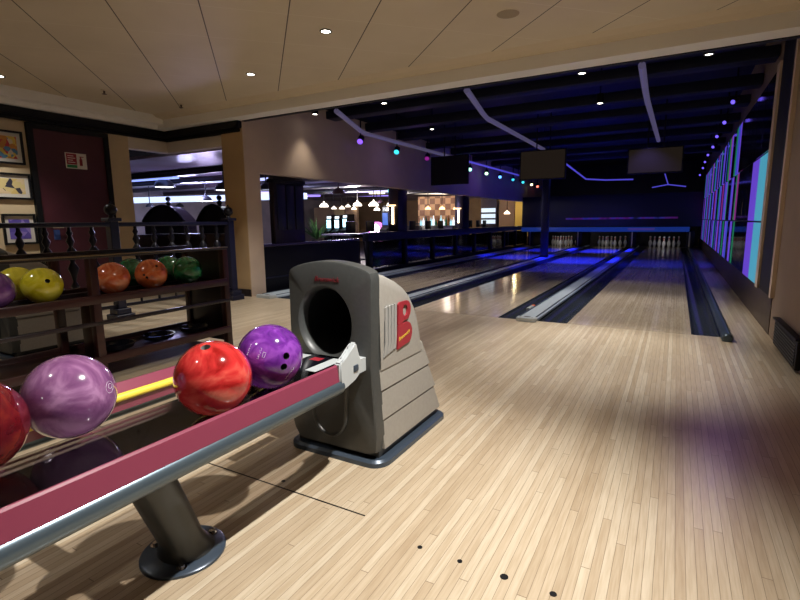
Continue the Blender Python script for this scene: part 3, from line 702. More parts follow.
ys = [-0.21-0.215*k for k in range(6)]+[-1.74-0.21*k for k in range(8)]+[-3.6, -3.8]
for y in ys:
    b_ = bmesh.new(); lathe(b_, bal, 10, (0, y, 0)); obj('baluster', b_, M['iron'], rl, 50)

# ================================================================= BAR OPENING FURNITURE
# dark barrier along the opening
bar = thing('bar_barrier', 'dark navy glazed barrier along the bar opening beside the lanes', 'barrier', (XL-0.10, 3.2, 0))
def bb(name, x0, x1, y0, y1, z0, z1, m_, bev=0.004, label=None): return obj(name, bbox(x0, x1, y0-3.2, y1-3.2, z0, z1, bev), m_, bar, 30, label)
bb('top_rail', -0.06, 0.06, 3.0, 15.9, 0.64, 0.80, M['navy'])
bb('plinth', -0.05, 0.05, 3.0, 15.9, 0.0, 0.09, M['black'])
yy = 4.3
for i in range(9):
    y = 3.05+i*1.42; bb('post', -0.05, 0.05, y, y+0.12, 0.09, 0.64, M['black'])
    if i < 8: bb('glass_panel', -0.008, 0.008, y+0.12, y+1.42, 0.12, 0.62, M['glass_dark'], 0)
# low black glossy counter by the pier
ct = thing('counter_front', 'low glossy black counter front beside the cream pier', 'counter', (XL-0.12, 1.7, 0))
obj('panel', bbox(-0.10, 0.03, -1.47, 1.05, 0.0, 0.66, 0.006), mat('satin_black', (0.005, 0.005, 0.009), 0.5, spec=0.25), ct)
obj('ledge', bbox(-0.12, 0.05, -1.47, 1.05, 0.665, 0.70, 0.006), mat('purple_ledge', (0.045, 0.035, 0.11), 0.2), ct, label='dark purple ledge')
obj('foot_rail', bbox(0.031, 0.045, -1.45, 1.05, 0.20, 0.22, 0.003), M['navy'], ct)
# big dark panelled column
ca, cb_ = at(275, 200, 0, XL-0.18).y, at(305, 200, 0, XL-0.18).y; cm, ch = (ca+cb_)/2, (cb_-ca)/2
pc = thing('panelled_column', 'wide black panelled column left in the bar opening', 'column', (XL-0.25, cm, 0))
obj('shaft', bbox(-0.05, 0.05, -ch, ch, 0, 1.95, 0.01), M['darkwood'], pc)
for y0, y1 in ((-0.85*ch, -0.35*ch), (-0.25*ch, 0.25*ch), (0.35*ch, 0.85*ch)):
    b_ = bbox(0.05, 0.065, y0, y1, 0.9, 1.58, 0.004); obj('raised_panel', b_, M['navy'], pc)
obj('cornice', bbox(-0.07, 0.08, -ch-0.02, ch+0.02, 1.60, 1.66, 0.01), M['black'], pc)
# sconce columns
def scol(y, label, w=0.34):
    r = thing('sconce_column', label, 'column', (XL-0.30, y, 0), 0, 'columns with wall lights')
    obj('shaft', bbox(-0.12, 0.12, -w/2, w/2, 0, 2.0, 0.01), M['darkwood'], r)
    obj('light_strip', bbox(-0.02, 0.02, -w/2-0.034, -w/2-0.001, 0.95, 1.32, 0.004), emis('warm_strip', (1.0, 0.72, 0.42), 6), r, label='lit warm wall light')
    b_ = bmesh.new(); lathe(b_, [(0.06, 0), (0.09, 0.02), (0.09, 0.035)], 16, (0, -w/2-0.06, 1.33)); obj('sconce_cap', b_, emis('warm_cap', (1.0, 0.6, 0.3), 3), r)
    obj('base', bbox(-0.14, 0.14, -w/2-0.02, w/2+0.02, 0, 0.8, 0.01), M['black'], r)
scol(4.62, 'dark column with a lit strip, nearer of the two in the bar opening', 0.42)
scol(8.35, 'dark column with a lit strip, farther of the two in the bar opening', 0.50)

# bar room shell
def wallb(name, x0, x1, y0, y1, z0, z1, m_, lb): b_ = bmesh.new(); box(b_, x0, x1, y0, y1, z0, z1); struct(name, b_, m_, lb, 0)
wallb('wall_bar_back', -14, XL-0.1, 16.9, 17, 0, 2.5, noisy('bar_wall', (0.30, 0.19, 0.10), (0.38, 0.25, 0.13), 2, 0.6), 'warm brown bar back wall')
wallb('wall_bar_left', -14, -13.9, -1, 17, 0, 2.5, noisy('bar_wall_cool', (0.20, 0.18, 0.20), (0.28, 0.24, 0.26), 2, 0.6), 'cool grey bar side wall')
mt = noisy('bar_ceiling', (0.34, 0.28, 0.38), (0.48, 0.44, 0.58), 1.2, 0.35, metal=0.15); wallb('ceiling_bar', -14, XL-0.16, 0.1, 17, 2.03, 2.08, mt, 'shiny bar ceiling')
for i, y in enumerate((1.4, 2.6, 4.0, 5.6, 7.6, 10)):
    b_ = bbox(-14, XL-0.2, y, y+0.12, 1.92, 2.03, 0.01)
    struct('ceiling_beam', b_, M['darkwood'], ['bar ceiling beam nearest the corner opening', 'second bar ceiling beam from the corner opening', 'third bar ceiling beam from the corner opening', 'fourth bar ceiling beam from the corner opening', 'fifth bar ceiling beam from the corner opening', 'farthest bar ceiling beam'][i])
# glowing cove strips of the bar ceiling; the last two are added to lighten it
for i, (xa, ya, xb, yb, z, cl, s_) in enumerate([(-13.6, 3.4, -7.4, 5.0, 1.60, (0.50, 0.62, 1.0), 1.7), (-12.5, 1.9, -8.5, 2.1, 1.965, (0.25, 0.35, 1.0), 1.6), (-12, 7.0, -7.0, 9.4, 1.965, (0.6, 0.55, 1.0), 1.6), (-8.5, 9.7, -5.5, 12.5, 1.965, (1.0, 0.85, 0.65), 2.0), (-9.5, 3.1, -7.0, 3.6, 1.965, (0.45, 0.5, 1.0), 1.6), (-13.0, 8.8, -8.6, 11.5, 1.965, (0.35, 0.25, 1.0), 1.4)]):
    d = Vector((xb-xa, yb-ya, 0)); b_ = bbox(0, d.length, -0.09, 0.09, 0, 0.15 if i == 0 else 0.06, 0.01)
    o = obj('cove_light', b_, emis('cove_'+str(i), cl, s_), None, 20); o.location = (xa, ya, z); o.rotation_euler = (0, 0, math.atan2(d.y, d.x))
    tag(o, ['long bluish white light bar seen through the corner opening', 'blue ceiling light strip above the corner opening pendant', 'violet white ceiling strip over the arcade machines', 'warm white ceiling strip over the right part of the bar', 'added short blue glow strip near the corner opening', 'added blue violet glow strip behind the white dome pendants'][i], 'light', 'ceiling light strips in the bar')

# pendants
def pendant(P, wpx, label, shade, glow=True, gs=14, col=(1, 0.86, 0.62)):
    P = Vector(P); R_ = wpx*mpp(P)/2
    r = thing('pendant_lamp', label, 'lamp', P, 0, 'pendant lamps in the bar')
    b_ = bmesh.new(); lathe(b_, [(R_, 0), (R_*0.97, R_*0.22), (R_*0.82, R_*0.52), (R_*0.50, R_*0.78), (R_*0.15, R_*0.92), (R_*0.12, R_*1.2), (R_*0.06, R_*1.25)], 20); obj('lamp_shade', b_, shade, r, 50)
    b_ = bmesh.new(); tube(b_, [(0, 0, R_*1.2), (0, 0, max(2.028-P.z, R_*1.35))], 0.012, 6); obj('rod', b_, M['black'], r)
    if glow: b_ = bmesh.new(); lathe(b_, [(R_*0.9, -0.004), (R_*0.9, 0.001)], 20); obj('bulb_disc', b_, emis('glow', col, gs), r)
GL = emis('lit_glass_shade', (1.0, 0.88, 0.72), 3.5)
pend = [(324, 207, 9, 8.2, 'left end of the lit white row'), (334, 209, 5, 10, 'small, right of the leftmost big one'), (342, 209, 5.5, 10, 'small, above the middle arcade screen'),
 (348, 207, 5, 11, 'small, above the right arcade screen'), (357.5, 206, 9, 8.2, 'big, between the arcade screens and the pink arch'), (354, 209.5, 5, 12, 'small, just below a big one'), (373.7, 206, 10, 7.5, 'big, above the pink arch'),
 (377, 210.5, 6.5, 9, 'small, just over the pink arch'), (391.6, 206, 10, 7.2, 'big, next to the nearer lit column'), (389.5, 210.5, 7, 8.2, 'small, next to the nearer lit column')]
for px, py, w, Y, lb_ in pend: pendant(at(px, py, 1, Y), w, 'lit white dome pendant, '+lb_, GL, False)
for px, py, w, Y, lb_, g in [(338.5, 194, 13, 3.6, 'unlit brown pendant beside the panelled column', False), (380.5, 203, 7, 6, 'small unlit brown pendant above the pink arch', False), (266, 189, 13, 2.0, 'dark pendant between the cream pier and panelled column', False),
 (164.5, 187, 19, 2.2, 'grey pendant lit from below over the arched booth', True), (224, 190, 17, 1.3, 'dark pendant partly behind the tan pier', True), (206, 201, 12, 3.5, 'small dark pendant in the corner opening', False), (150, 207, 8, 3.0, 'tiny pendant low on the left of the corner opening', False), (180, 207, 8, 6, 'tiny pendant above the right side of the arched booth', False)]:
    pendant(at(px, py, 1, Y), w, lb_, M['brown'] if px > 300 else M['postmetal'], g, 5, (0.85, 0.9, 1))
# arched booths behind the railing
def booth(pxl, pxr, pyb, pyt, Y, label, fin):
    A = at(pxl, pyb, 1, Y); B = at(pxr, pyb, 1, Y); T = at((pxl+pxr)/2, pyt, 1, Y); w = (B.x-A.x)/2; cx = (A.x+B.x)/2
    r = thing('arched_booth', label, 'booth', (cx, Y, 0), 0, 'arched booths in the bar'); zb = A.z; h = T.z-zb
    pl = [(w, 0.0), (w, zb)]+[(w*math.cos(PI*k/16)**1.0, zb+h*math.sin(PI*k/16)**1.9) for k in range(1, 16)]+[(-w, zb), (-w, 0)]
    b_ = bmesh.new(); prism(b_, pl, 1, -0.15, 0.15); obj('arched_back', b_, M['darkwood'], r, 30)
    b_ = bmesh.new(); tube(b_, [(w*1.03*math.cos(PI*k/16), -0.16, zb+0.01+h*math.sin(PI*k/16)**1.9) for k in range(17)], 0.03, 8); obj('arch_moulding', b_, M['black'], r)
    f = fin; b_ = bmesh.new(); lathe(b_, [(f, 0), (f*0.6, f*0.5), (f, f*1.2), (f*0.5, f*1.8)]+[(f*0.85*math.sin(PI*k/8)+0.002, f*2.7-f*0.9*math.cos(PI*k/8)) for k in range(9)], 14, (0, 0, zb+h)); obj('finial', b_, M['iron'], r, 50)
booth(151, 190, 222, 206.5, 1.6, 'dark arch backed booth with finial seen over the railing', 0.055)
booth(206, 236, 222, 206, 0.9, 'dark arch backed booth half hidden by the tan pier', 0.05)

# arcade machines with lit screens
def machine(px, py, wpx, hpx, Y, label, col, s_, body=M['black']):
    P = at(px, py, 1, Y); k = mpp(P); w, h = wpx*k/2, hpx*k/2
    r = thing('arcade_machine', label, 'machine', (P.x, Y, 0), 0, 'arcade machines in the bar')
    b_ = bmesh.new(); prism(b_, [(0.0, 0), (0.5, 0), (0.5, P.z+h*2.2), (0.1, P.z+h*2.2), (0.02, P.z+h*1.15), (0.02, P.z-h*1.2), (-0.15, P.z-h*1.8), (-0.1, 0)], 0, -w*1.35, w*1.35); obj('cabinet', b_, body, r, 0)
    obj('screen', bbox(-w, w, 0.005, 0.018, P.z-h, P.z+h), emis('scr', col, s_), r, 0, label='glowing screen')
    obj('marquee', bbox(-w, w, 0.03, 0.05, P.z+h*1.3, P.z+h*1.9), emis('mq', (0.8, 0.9, 1), s_*0.5), r, 0)
machine(328.5, 224, 5, 8, 10, 'arcade machine with pale cyan screen, left of three', (0.45, 0.85, 1.0), 3)
machine(336.5, 224, 5, 8, 10, 'arcade machine with pale cyan screen, middle of three', (0.55, 0.85, 1.0), 3)
machine(344.5, 223, 4.5, 8, 10, 'arcade machine with pale cyan screen, right of three', (0.5, 0.85, 1.0), 3)
machine(385, 219, 6, 12, 9, 'blue lit machine right of the pink arch', (0.08, 0.20, 0.75), 0.7)
# jukebox like arch
P = at(375, 229.5, 1, 9); k = mpp(P)
r = thing('lit_arch', 'glowing white and pink arch shaped machine in the bar', 'machine', (P.x, 9, P.z))
def archb(ro, ri, y0, y1):
    b_ = bmesh.new(); n = 16; oo = [(ro*math.cos(PI*j/n), ro*math.sin(PI*j/n)) for j in range(n+1)]; ii = [(ri*math.cos(PI*j/n), ri*math.sin(PI*j/n)) for j in range(n+1)]
    oo = [(ro, -ro*0.5)]+oo+[(-ro, -ro*0.5)]; ii = [(ri, -ro*0.5)]+ii+[(-ri, -ro*0.5)]
    for j in range(len(oo)-1):
        prism(b_, [oo[j], oo[j+1], ii[j+1], ii[j]], 1, y0, y1)
    return b_
obj('arch_outer', archb(7.5*k, 5.6*k, 0, 0.2), emis('pinkarch', (1.0, 0.25, 0.9), 1.6), r, 0, 'pink outer arch')
obj('arch_inner', archb(5.4*k, 2.6*k, -0.02, 0.2), emis('whitearch', (1.0, 0.85, 1.0), 4), r, 0, 'white inner arch')
obj('pedestal', bbox(-7.6*k, 7.6*k, 0, 0.3, -P.z, -7.5*k*0.5), M['black'], r, 0)
# back wall panels, exit sign, plants etc.
P0, P1 = at(418, 197, 1, 11), at(463, 220, 1, 11)
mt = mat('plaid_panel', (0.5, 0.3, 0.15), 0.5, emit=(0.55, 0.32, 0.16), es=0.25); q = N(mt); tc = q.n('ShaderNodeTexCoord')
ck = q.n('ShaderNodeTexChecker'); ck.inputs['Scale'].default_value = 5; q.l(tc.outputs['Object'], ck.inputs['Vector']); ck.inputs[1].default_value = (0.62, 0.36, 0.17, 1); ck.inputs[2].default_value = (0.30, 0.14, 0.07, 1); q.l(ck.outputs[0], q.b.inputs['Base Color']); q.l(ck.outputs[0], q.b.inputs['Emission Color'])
r = thing('back_bar', 'amber checkered back bar wall with shelf and lit lamps', 'bar', ((P0.x+P1.x)/2, 11, 0)); w = (P1.x-P0.x)/2
obj('checkered_panel', bbox(-w, w, 0, 0.1, 0.7, P0.z), mt, r, 0)
obj('counter', bbox(-w, w, -0.9, -0.4, 0, 0.86, 0.02), M['darkwood'], r)
obj('shelf', bbox(-w, w, -0.25, 0.0, 0.90, 0.94), M['darkwood'], r, 0)
for px in (428, 442, 456):
    P = at(px, 209.5, 1, 10.6); pendant(P, 6, 'amber lit lamp over the checkered back bar, '+{428: 'left', 442: 'middle', 456: 'right'}[px]+' of three', emis('amber_shade', (1.0, 0.6, 0.25), 4), False)
bmats = [emis('bottle_cyan', (0.5, 0.9, 1.0), 0.9), emis('bottle_white', (0.9, 0.95, 1.0), 1.2), mat('bottle_green', (0.05, 0.25, 0.12), 0.1), mat('bottle_amber', (0.4, 0.15, 0.02), 0.1)]
prot = None
for i in range(15):
    px = 421+i*2.5; P = at(px, 225, 1, 10.4)
    b_ = bmesh.new(); s_ = 1.0+0.25*((i*7) % 3-1); lathe(b_, [(0.04, 0), (0.04, 0.16*s_), (0.015, 0.21*s_), (0.015, 0.27*s_)], 10)
    o = obj('bottle', b_, bmats[(i*5) % 4], None, 50); o.location = (P.x, 10.4, 0.862)
    tag(o, 'small bottle standing on the bar counter before the checkered wall', 'bottle', 'bottles on the bar counter')
# lit shelf beside the far column
P0, P1 = at(481, 197, 1, 12), at(496, 228, 1, 12); r = thing('bottle_shelf', 'pale lit shelf unit right of the farther lit column', 'shelf', ((P0.x+P1.x)/2, 12, 0)); w = (P1.x-P0.x)/2
obj('case', bbox(-w, w, 0, 0.3, 0, P0.z), M['darkwood'], r, 0)
for j in range(3): obj('lit_shelf', bbox(-w*0.9, w*0.9, -0.02, -0.001, 0.9+j*0.2, 1.04+j*0.2), emis('shelfglow', (0.75, 0.9, 1.0), 1.0), r, 0, 'pale glowing shelf')
for px0, px1, cl, cat_, lb_, Y in ((497, 514, (0.42, 0.26, 0.15), 'wall panel', 'tan wall panel near the far end of the bar', 14.6), (515, 534, (0.75, 0.55, 0.14), 'wall panel', 'yellow lit wall panel at the far end of the bar', 16.4)):
    P0, P1 = at(px0, 198, 1, Y), at(px1, 232, 1, Y); o = obj('wall_panel', bbox(P0.x, P1.x, Y, Y+0.1, 0.3, P0.z+0.2, 0.01), mat('panel'+str(px0), cl, 0.5), None, 0); tag(o, lb_, cat_)
P = at(507, 214, 1, 13.6); pendant(P, 6, 'small warm lamp before the tan wall panel', emis('warm2', (1.0, 0.8, 0.55), 4), False)
P = at(391.5, 190.5, 1, 6.5); k = mpp(P); r = thing('exit_sign', 'green lit sign hanging in the bar above the pendants', 'sign', P)
obj('sign_box', bbox(-4*k, 4*k, 0, 0.06, -1.7*k, 1.7*k), emis('green_sign', (0.05, 0.95, 0.55), 2.2), r, 0)
b_ = bmesh.new(); tube(b_, [(0, 0.03, 1.7*k), (0, 0.03, 2.028-P.z)], 0.01, 6); obj('rod', b_, M['black'], r)
# framed picture and plant at the arcade wall
P = at(339, 214, 1, 12); o = obj('wall_picture', bbox(P.x-0.25, P.x+0.25, 12.0, 12.04, P.z-0.2, P.z+0.22), mat('yellowish_art', (0.55, 0.42, 0.2), 0.5), None, 0); tag(o, 'small yellowish picture above the arcade machines', 'picture')
P0, P1 = at(314, 209, 1, 12.1), at(358, 235, 1, 12.1); o = obj('wall_panel', bbox(P0.x, P1.x, 12.1, 12.2, 0.0, P0.z+0.05), noisy('tan_panel', (0.33, 0.22, 0.13), (0.42, 0.28, 0.16), 2, 0.6), None, 0); tag(o, 'tan wall panel behind the arcade machines', 'wall panel')
P = at(316.5, 226, 1, 9.0); r = thing('potted_plant', 'leafy green plant left of the arcade machines', 'plant', (P.x, 9.0, 0.0))
b_ = bmesh.new(); lathe(b_, [(0.14, 0), (0.2, 0.4), (0.17, 0.4)], 14); obj('pot', b_, M['darkwood'], r)
b_ = bmesh.new()
for k_ in range(46):
    a_ = random.random()*2*PI; e_ = random.uniform(0.2, 1.3); L_ = random.uniform(0.5, 0.95); d = Vector((math.cos(a_)*math.cos(e_), math.sin(a_)*math.cos(e_), math.sin(e_))); u_, v_ = frame_of(d)
    p = Vector((0, 0, 0.4)); w_ = 0.05; vs = [b_.verts.new(p), b_.verts.new(p+d*L_*0.5+u_*w_), b_.verts.new(p+d*L_), b_.verts.new(p+d*L_*0.5-u_*w_)]; b_.faces.new(vs)
obj('foliage', b_, mat('leaf', (0.06, 0.16, 0.04), 0.5), r, 0)
# tables and stools silhouettes in the bar
def stool(P, label):
    r = thing('bar_stool', label, 'stool', P, 0, 'bar stools by the barrier')
    b_ = bmesh.new(); lathe(b_, [(0.16, 0), (0.18, 0.03), (0.17, 0.07), (0.05, 0.08)], 16, (0, 0, 0.70)); obj('seat', b_, M['black'], r, 40)
    obj('backrest', bbox(-0.19, -0.16, -0.16, 0.16, 0.80, 1.02, 0.01), M['black'], r)
    for a_ in (45, 135, 225, 315):
        c_, s_ = math.cos(math.radians(a_)), math.sin(math.radians(a_)); b_ = bmesh.new(); tube(b_, [(0.10*c_, 0.10*s_, 0.70), (0.19*c_, 0.19*s_, 0)], 0.013, 6); obj('leg', b_, M['iron'], r)
    b_ = bmesh.new(); tube(b_, [(0.16*math.cos(2*PI*j/12), 0.16*math.sin(2*PI*j/12), 0.25) for j in range(13)], 0.010, 6, False); obj('foot_ring', b_, M['iron'], r)
    return r
st = stool((-4.75, 3.4, 0), 'dark bar stool behind the barrier, first beyond the open counter')
for i, y in enumerate((4.15, 5.3, 6.1, 7.0, 7.8, 9.2, 10.1, 10.8, 11.45)):
    dup(st, (-4.75, y, 0), ['dark bar stool just before the nearer lit column', 'dark bar stool right after the nearer lit column', 'second dark bar stool after the nearer lit column', 'third dark bar stool after the nearer lit column', 'dark bar stool just before the farther lit column', 'dark bar stool right after the farther lit column', 'second dark bar stool after the farther lit column', 'third dark bar stool after the farther lit column', 'farthest dark bar stool near the end of the barrier'][i])
P0, P1 = at(325, 237, 1, 4.2), at(366, 237, 1, 4.2)
r = thing('bar_table', 'dark table with pale top behind the open counter', 'table', ((P0.x+P1.x)/2, 4.6, 0))
obj('tabletop', bbox(-0.7, 0.7, -0.35, 0.35, 0.70, 0.74, 0.008), mat('pale_top', (0.5, 0.48, 0.45), 0.25), r)
for sx in (-0.6, 0.6): obj('leg', bbox(sx-0.03, sx+0.03, -0.03, 0.03, 0, 0.70), M['black'], r)

# ================================================================= OVER THE LANES
# slender navy column on the capping
cl = thing('steel_column', 'slender navy column standing on the capping before the pins', 'column', (-2.14, 8.3, 0.037))
obj('shaft', bbox(-0.085, 0.085, -0.085, 0.085, 0, 2.65, 0.01), M['navy'], cl)
obj('base_collar', bbox(-0.10, 0.10, -0.10, 0.10, 0, 0.06, 0.008), M['black'], cl)
# hanging monitors
def monitor(x0, x1, z0, z1, y, label, m_):
    r = thing('hanging_monitor', label, 'monitor', ((x0+x1)/2, y, (z0+z1)/2), 0, 'monitors hung over the lanes'); w, h = (x1-x0)/2, (z1-z0)/2
    obj('casing', bbox(-w-0.02, w+0.02, 0, 0.07, -h-0.02, h+0.02, 0.006), M['black'], r)
    obj('screen', bbox(-w, w, -0.004, 0.0, -h, h), m_, r, 0)
    b_ = bmesh.new()
    for sx in (-0.3, 0.3): tube(b_, [(w*sx, 0.035, h+0.02), (w*sx, 0.035, 3.149-(z0+z1)/2)], 0.012, 8); obj('hanger', b_, M['black'], r); b_ = bmesh.new()
monitor(-3.86, -3.04, 1.80, 2.36, 5.0, 'black switched off monitor hung left, against the cream band', M['black'])
monitor(-1.90, -1.06, 1.81, 2.33, 5.0, 'monitor with brownish reflection glow hung over the middle lane', M['screen'])
monitor(0.05, 0.88, 1.82, 2.22, 5.0, 'monitor with brownish reflection glow hung over the lane by the right wall', M['screen'])
# bent ducts and blue light tubes under the ceiling
def glow_tube(pts, r_, label, m_):
    b_ = bmesh.new(); tube(b_, pts, r_, 12); t_ = obj('glow_tube', b_, m_, None, 40)
    for p_ in (pts[0], pts[-1]): b_ = bmesh.new(); p_ = Vector(p_); tube(b_, [p_+Vector((0, 0, r_*0.5)), Vector((p_.x, p_.y, 3.149))], 0.005, 6); obj('hanging_wire', b_, M['black'], t_)
    return tag(t_, label, 'light tube', 'bent light tubes over the lanes')
PT1 = emis('violet_lit_duct_glow', (0.42, 0.36, 0.66), 0.14); PT2 = emis('blue_tube', (0.12, 0.10, 0.9), 0.55)  # violet one: purple light falling on pale ducts, put in as weak emission
glow_tube([(-3.27, 0.77, 2.50), (-3.80, 2.15, 2.5), (-3.88, 2.45, 2.5), (-3.88, 6.2, 2.50)], 0.035, 'bent pale duct with violet light as glow, nearest the cream band', PT1)
glow_tube([(-1.35, 0.69, 2.50), (-1.62, 2.0, 2.5), (-1.68, 2.35, 2.5), (-1.72, 6.1, 2.50)], 0.035, 'bent pale duct with violet light as glow, over the middle lane', PT1)
glow_tube([(0.47, 0.73, 2.50), (0.445, 1.9, 2.5), (0.44, 2.4, 2.5), (0.46, 6.1, 2.50)], 0.035, 'bent pale duct with violet light as glow, over the lane by the right wall', PT1)
glow_tube([(-3.80, 6.6, 2.48), (-3.80, 11.5, 2.48)], 0.025, 'straight blue light tube behind the black monitor', PT2)
glow_tube([(-1.70, 7.8, 2.45), (-1.72, 11.8, 2.27), (-1.2, 12.3, 2.25), (-0.4, 12.3, 2.23)], 0.022, 'blue light tube running to the pins behind the middle monitor', PT2)
glow_tube([at(652, 187.5, 1, 13.3), at(668, 184.5, 1, 13.2), at(686, 186.5, 1, 13.3)], 0.018, 'small bent blue light tube above the right hand pins', PT2)
glow_tube([at(665, 174, 1, 11), at(668, 184, 1, 13.1)], 0.016, 'short blue light tube behind the right hand monitor', PT2)
# coloured par lights along the walls
def par(P, col, s_, label, r_=0.05, d=Vector((0.25, -0.75, -0.6))):
    r = thing('stage_light', label, 'stage light', P, 0, 'coloured stage lights'); d = d.normalized()
    b_ = bmesh.new(); tube(b_, [-d*0.15, -d*0.13, d*0.0], [r_*0.7, r_, r_*1.05], 14); obj('can', b_, M['black'], r)
    b_ = bmesh.new(); tube(b_, [d*0.001, d*0.006], r_*0.9, 14); obj('lens', b_, emis('parlens', col, s_), r, label='lit coloured lens')
    b_ = bmesh.new(); tube(b_, [-d*0.07, Vector((-d.x*0.07, -d.y*0.07, 3.149-P.z))], 0.012, 6); obj('yoke', b_, M['black'], r)
lp = [(360, 141.5, (0.25, 0.10, 1.0), 1.6, 'violet stage light, first on the cream band from the pier'), (396.5, 152, (0.05, 0.65, 0.95), 1.6, 'cyan stage light, second on the cream band from the pier'), (427, 158.5, (0.5, 0.03, 0.45), 0.5, 'dim magenta stage light left of the black monitor'),
 (470, 169.5, (0.35, 1.0, 0.75), 3, 'pale green stage light right of the black monitor'), (486.5, 173.5, (0.5, 1.0, 0.6), 3, 'bright green stage light, second after the black monitor'), (500, 177, (0.1, 0.35, 1.0), 3, 'blue stage light, third after the black monitor'), (513, 179.7, (0.05, 0.6, 0.8), 1.5, 'dim cyan stage light, fourth after the black monitor'),
 (523, 182.3, (0.05, 0.65, 0.8), 1.8, 'teal stage light under the middle monitor'), (531.5, 184.6, (1.0, 0.9, 0.5), 4, 'warm white stage light under the middle monitor'),
 (537.5, 186.5, (1.0, 0.18, 0.12), 3, 'red stage light under the middle monitor')]
for px, py, cl_, s_, lb_ in lp: par(at(px, py, 0, XL+0.16), cl_, s_, lb_, 0.055)
rp = [(733, 102), (724.5, 122.5), (717, 136.5), (713, 147), (708, 155), (705, 162), (703, 168), (700, 175)]
ordn = ['first and nearest', 'second', 'third', 'fourth', 'fifth', 'sixth', 'seventh', 'eighth and farthest']
for (px, py), o_ in zip(rp, ordn): par(at(px, py, 0, 1.45), (0.16, 0.10, 1.0), 1.6, 'violet blue stage light above the light wall, '+o_+' of eight', 0.032, Vector((-0.5, -0.8, -0.4)))

# ================================================================= LIGHT WALL (right)
rows = [(0.345, 0.955), (0.975, 1.64), (1.66, 2.38)]
colsx = {'v': (0.21, 0.09, 0.98), 'b': (0.07, 0.10, 0.80), 't': (0.03, 0.42, 0.60), 'g': (0.01, 0.26, 0.10), 'm': (0.36, 0.03, 0.32), 'p': (0.45, 0.10, 0.95), 'k': (0.0, 0.0, 0.0)}
LM = {k: (M['blackgloss'] if k == 'k' else emis('lightpanel_'+k, c, 0.52)) for k, c in colsx.items()}
LM['t'] = emis('lightpanel_teal_pale', (0.08, 0.42, 0.60), 0.70)
y = 1.12; widths = []
pat = ['tvkkkkkkgkvkkbvkgkvbkmvkbkgbvk', 'tvkkkkkkmgkvbkkgvbkmkvbgkkbvmk', 'kkkkkkkkkvbgkkvmgkbkvbkgvkbmkb']
ny = 56; wy = (14.6-1.12)/ny
lw = thing('light_wall', 'wall of glowing violet, blue, teal, green and magenta panels', 'light wall', (XR+0.0, 1.12, 0.33))
obj('backing', bbox(-0.0, 0.012, 0, 13.7, 0, 2.08), M['black'], lw, 0)
wlist = []; yy = 0.0
for i in range(ny):
    w_ = [0.60, 0.55][i] if i < 2 else 0.24+0.08*((i*5) % 3-1)
    wlist.append((yy, w_)); yy += w_
    if yy > 13.2: break
for j, (z0, z1) in enumerate(rows):
    for i, (a_, w_) in enumerate(wlist):
        k = pat[j][i] if i < 10 else pat[j][10+(i-10) % 20]
        b_ = bbox(-0.032, -0.0, a_+0.012, a_+w_-0.012, z0-0.33, z1-0.33, 0.003); o = obj('light_panel', b_, LM[k], lw, 0)
        if k != 'k': o['label'] = {'v': 'violet', 'b': 'blue', 't': 'teal', 'g': 'green', 'm': 'magenta', 'p': 'purple'}[k]+' glowing panel'
        else: o['label'] = 'unlit black panel'

# ================================================================= PIN END
ms = thing('masking_unit', 'dark masking boards with a blue lit band above the pins', 'masking unit', (0, 13.45, 0))
obj('upper_board', bbox(XL+0.02, XR-0.06, 0.02, 0.12, 0.76, 1.84, 0.01), mat('mask_board', (0.008, 0.010, 0.022), 0.6), ms)
obj('blue_band', bbox(XL+0.02, 1.25, -0.03, 0.02, 0.585, 0.742, 0.006), emis('blue_band', (0.010, 0.04, 0.30), 0.5), ms, label='blue lit band')
for x0, x1 in ((-0.55, 0.25),): obj('band_print', bbox(x0, x1, -0.033, -0.0305, 0.635, 0.71), emis('purple_print', (0.07, 0.05, 0.34), 0.45), ms, 0, 'purple print on the band')
mt = mat('colour_strip', (0.1, 0.05, 0.2), 0.5); q = N(mt); tc = q.n('ShaderNodeTexCoord'); nz = q.n('ShaderNodeTexNoise'); nz.inputs['Scale'].default_value = 2.0; q.l(tc.outputs['Object'], nz.inputs['Vector'])
c_ = q.ramp(nz.outputs[0], [(0.35, (0.01, 0.01, 0.04)), (0.45, (0.25, 0.02, 0.25)), (0.55, (0.08, 0.08, 0.45)), (0.65, (0.01, 0.02, 0.06))]); q.l(c_, q.b.inputs['Base Color']); q.l(c_, q.b.inputs['Emission Color']); q.b.inputs['Emission Strength'].default_value = 0.10
obj('graphic_strip', bbox(-2.6, 0.9, 0.008, 0.0195, 1.01, 1.07), mt, ms, 0, 'thin colourful graphic strip')
for x in (-3.85, -2.14, -0.385, 1.30):
    obj('lane_partition', bbox(x-0.10, x+0.10, 0.1, 2.2, 0.06 if x < 1 else 0.08, 0.60, 0.006), M['black'], ms)
    obj('partition_edge', bbox(x-0.05, x-0.01, 0.085, 0.0995, 0.06 if x < 1 else 0.08, 0.58), mat('pale_edge', (0.40, 0.36, 0.22), 0.4), ms, 0, 'pale yellowish partition edge')
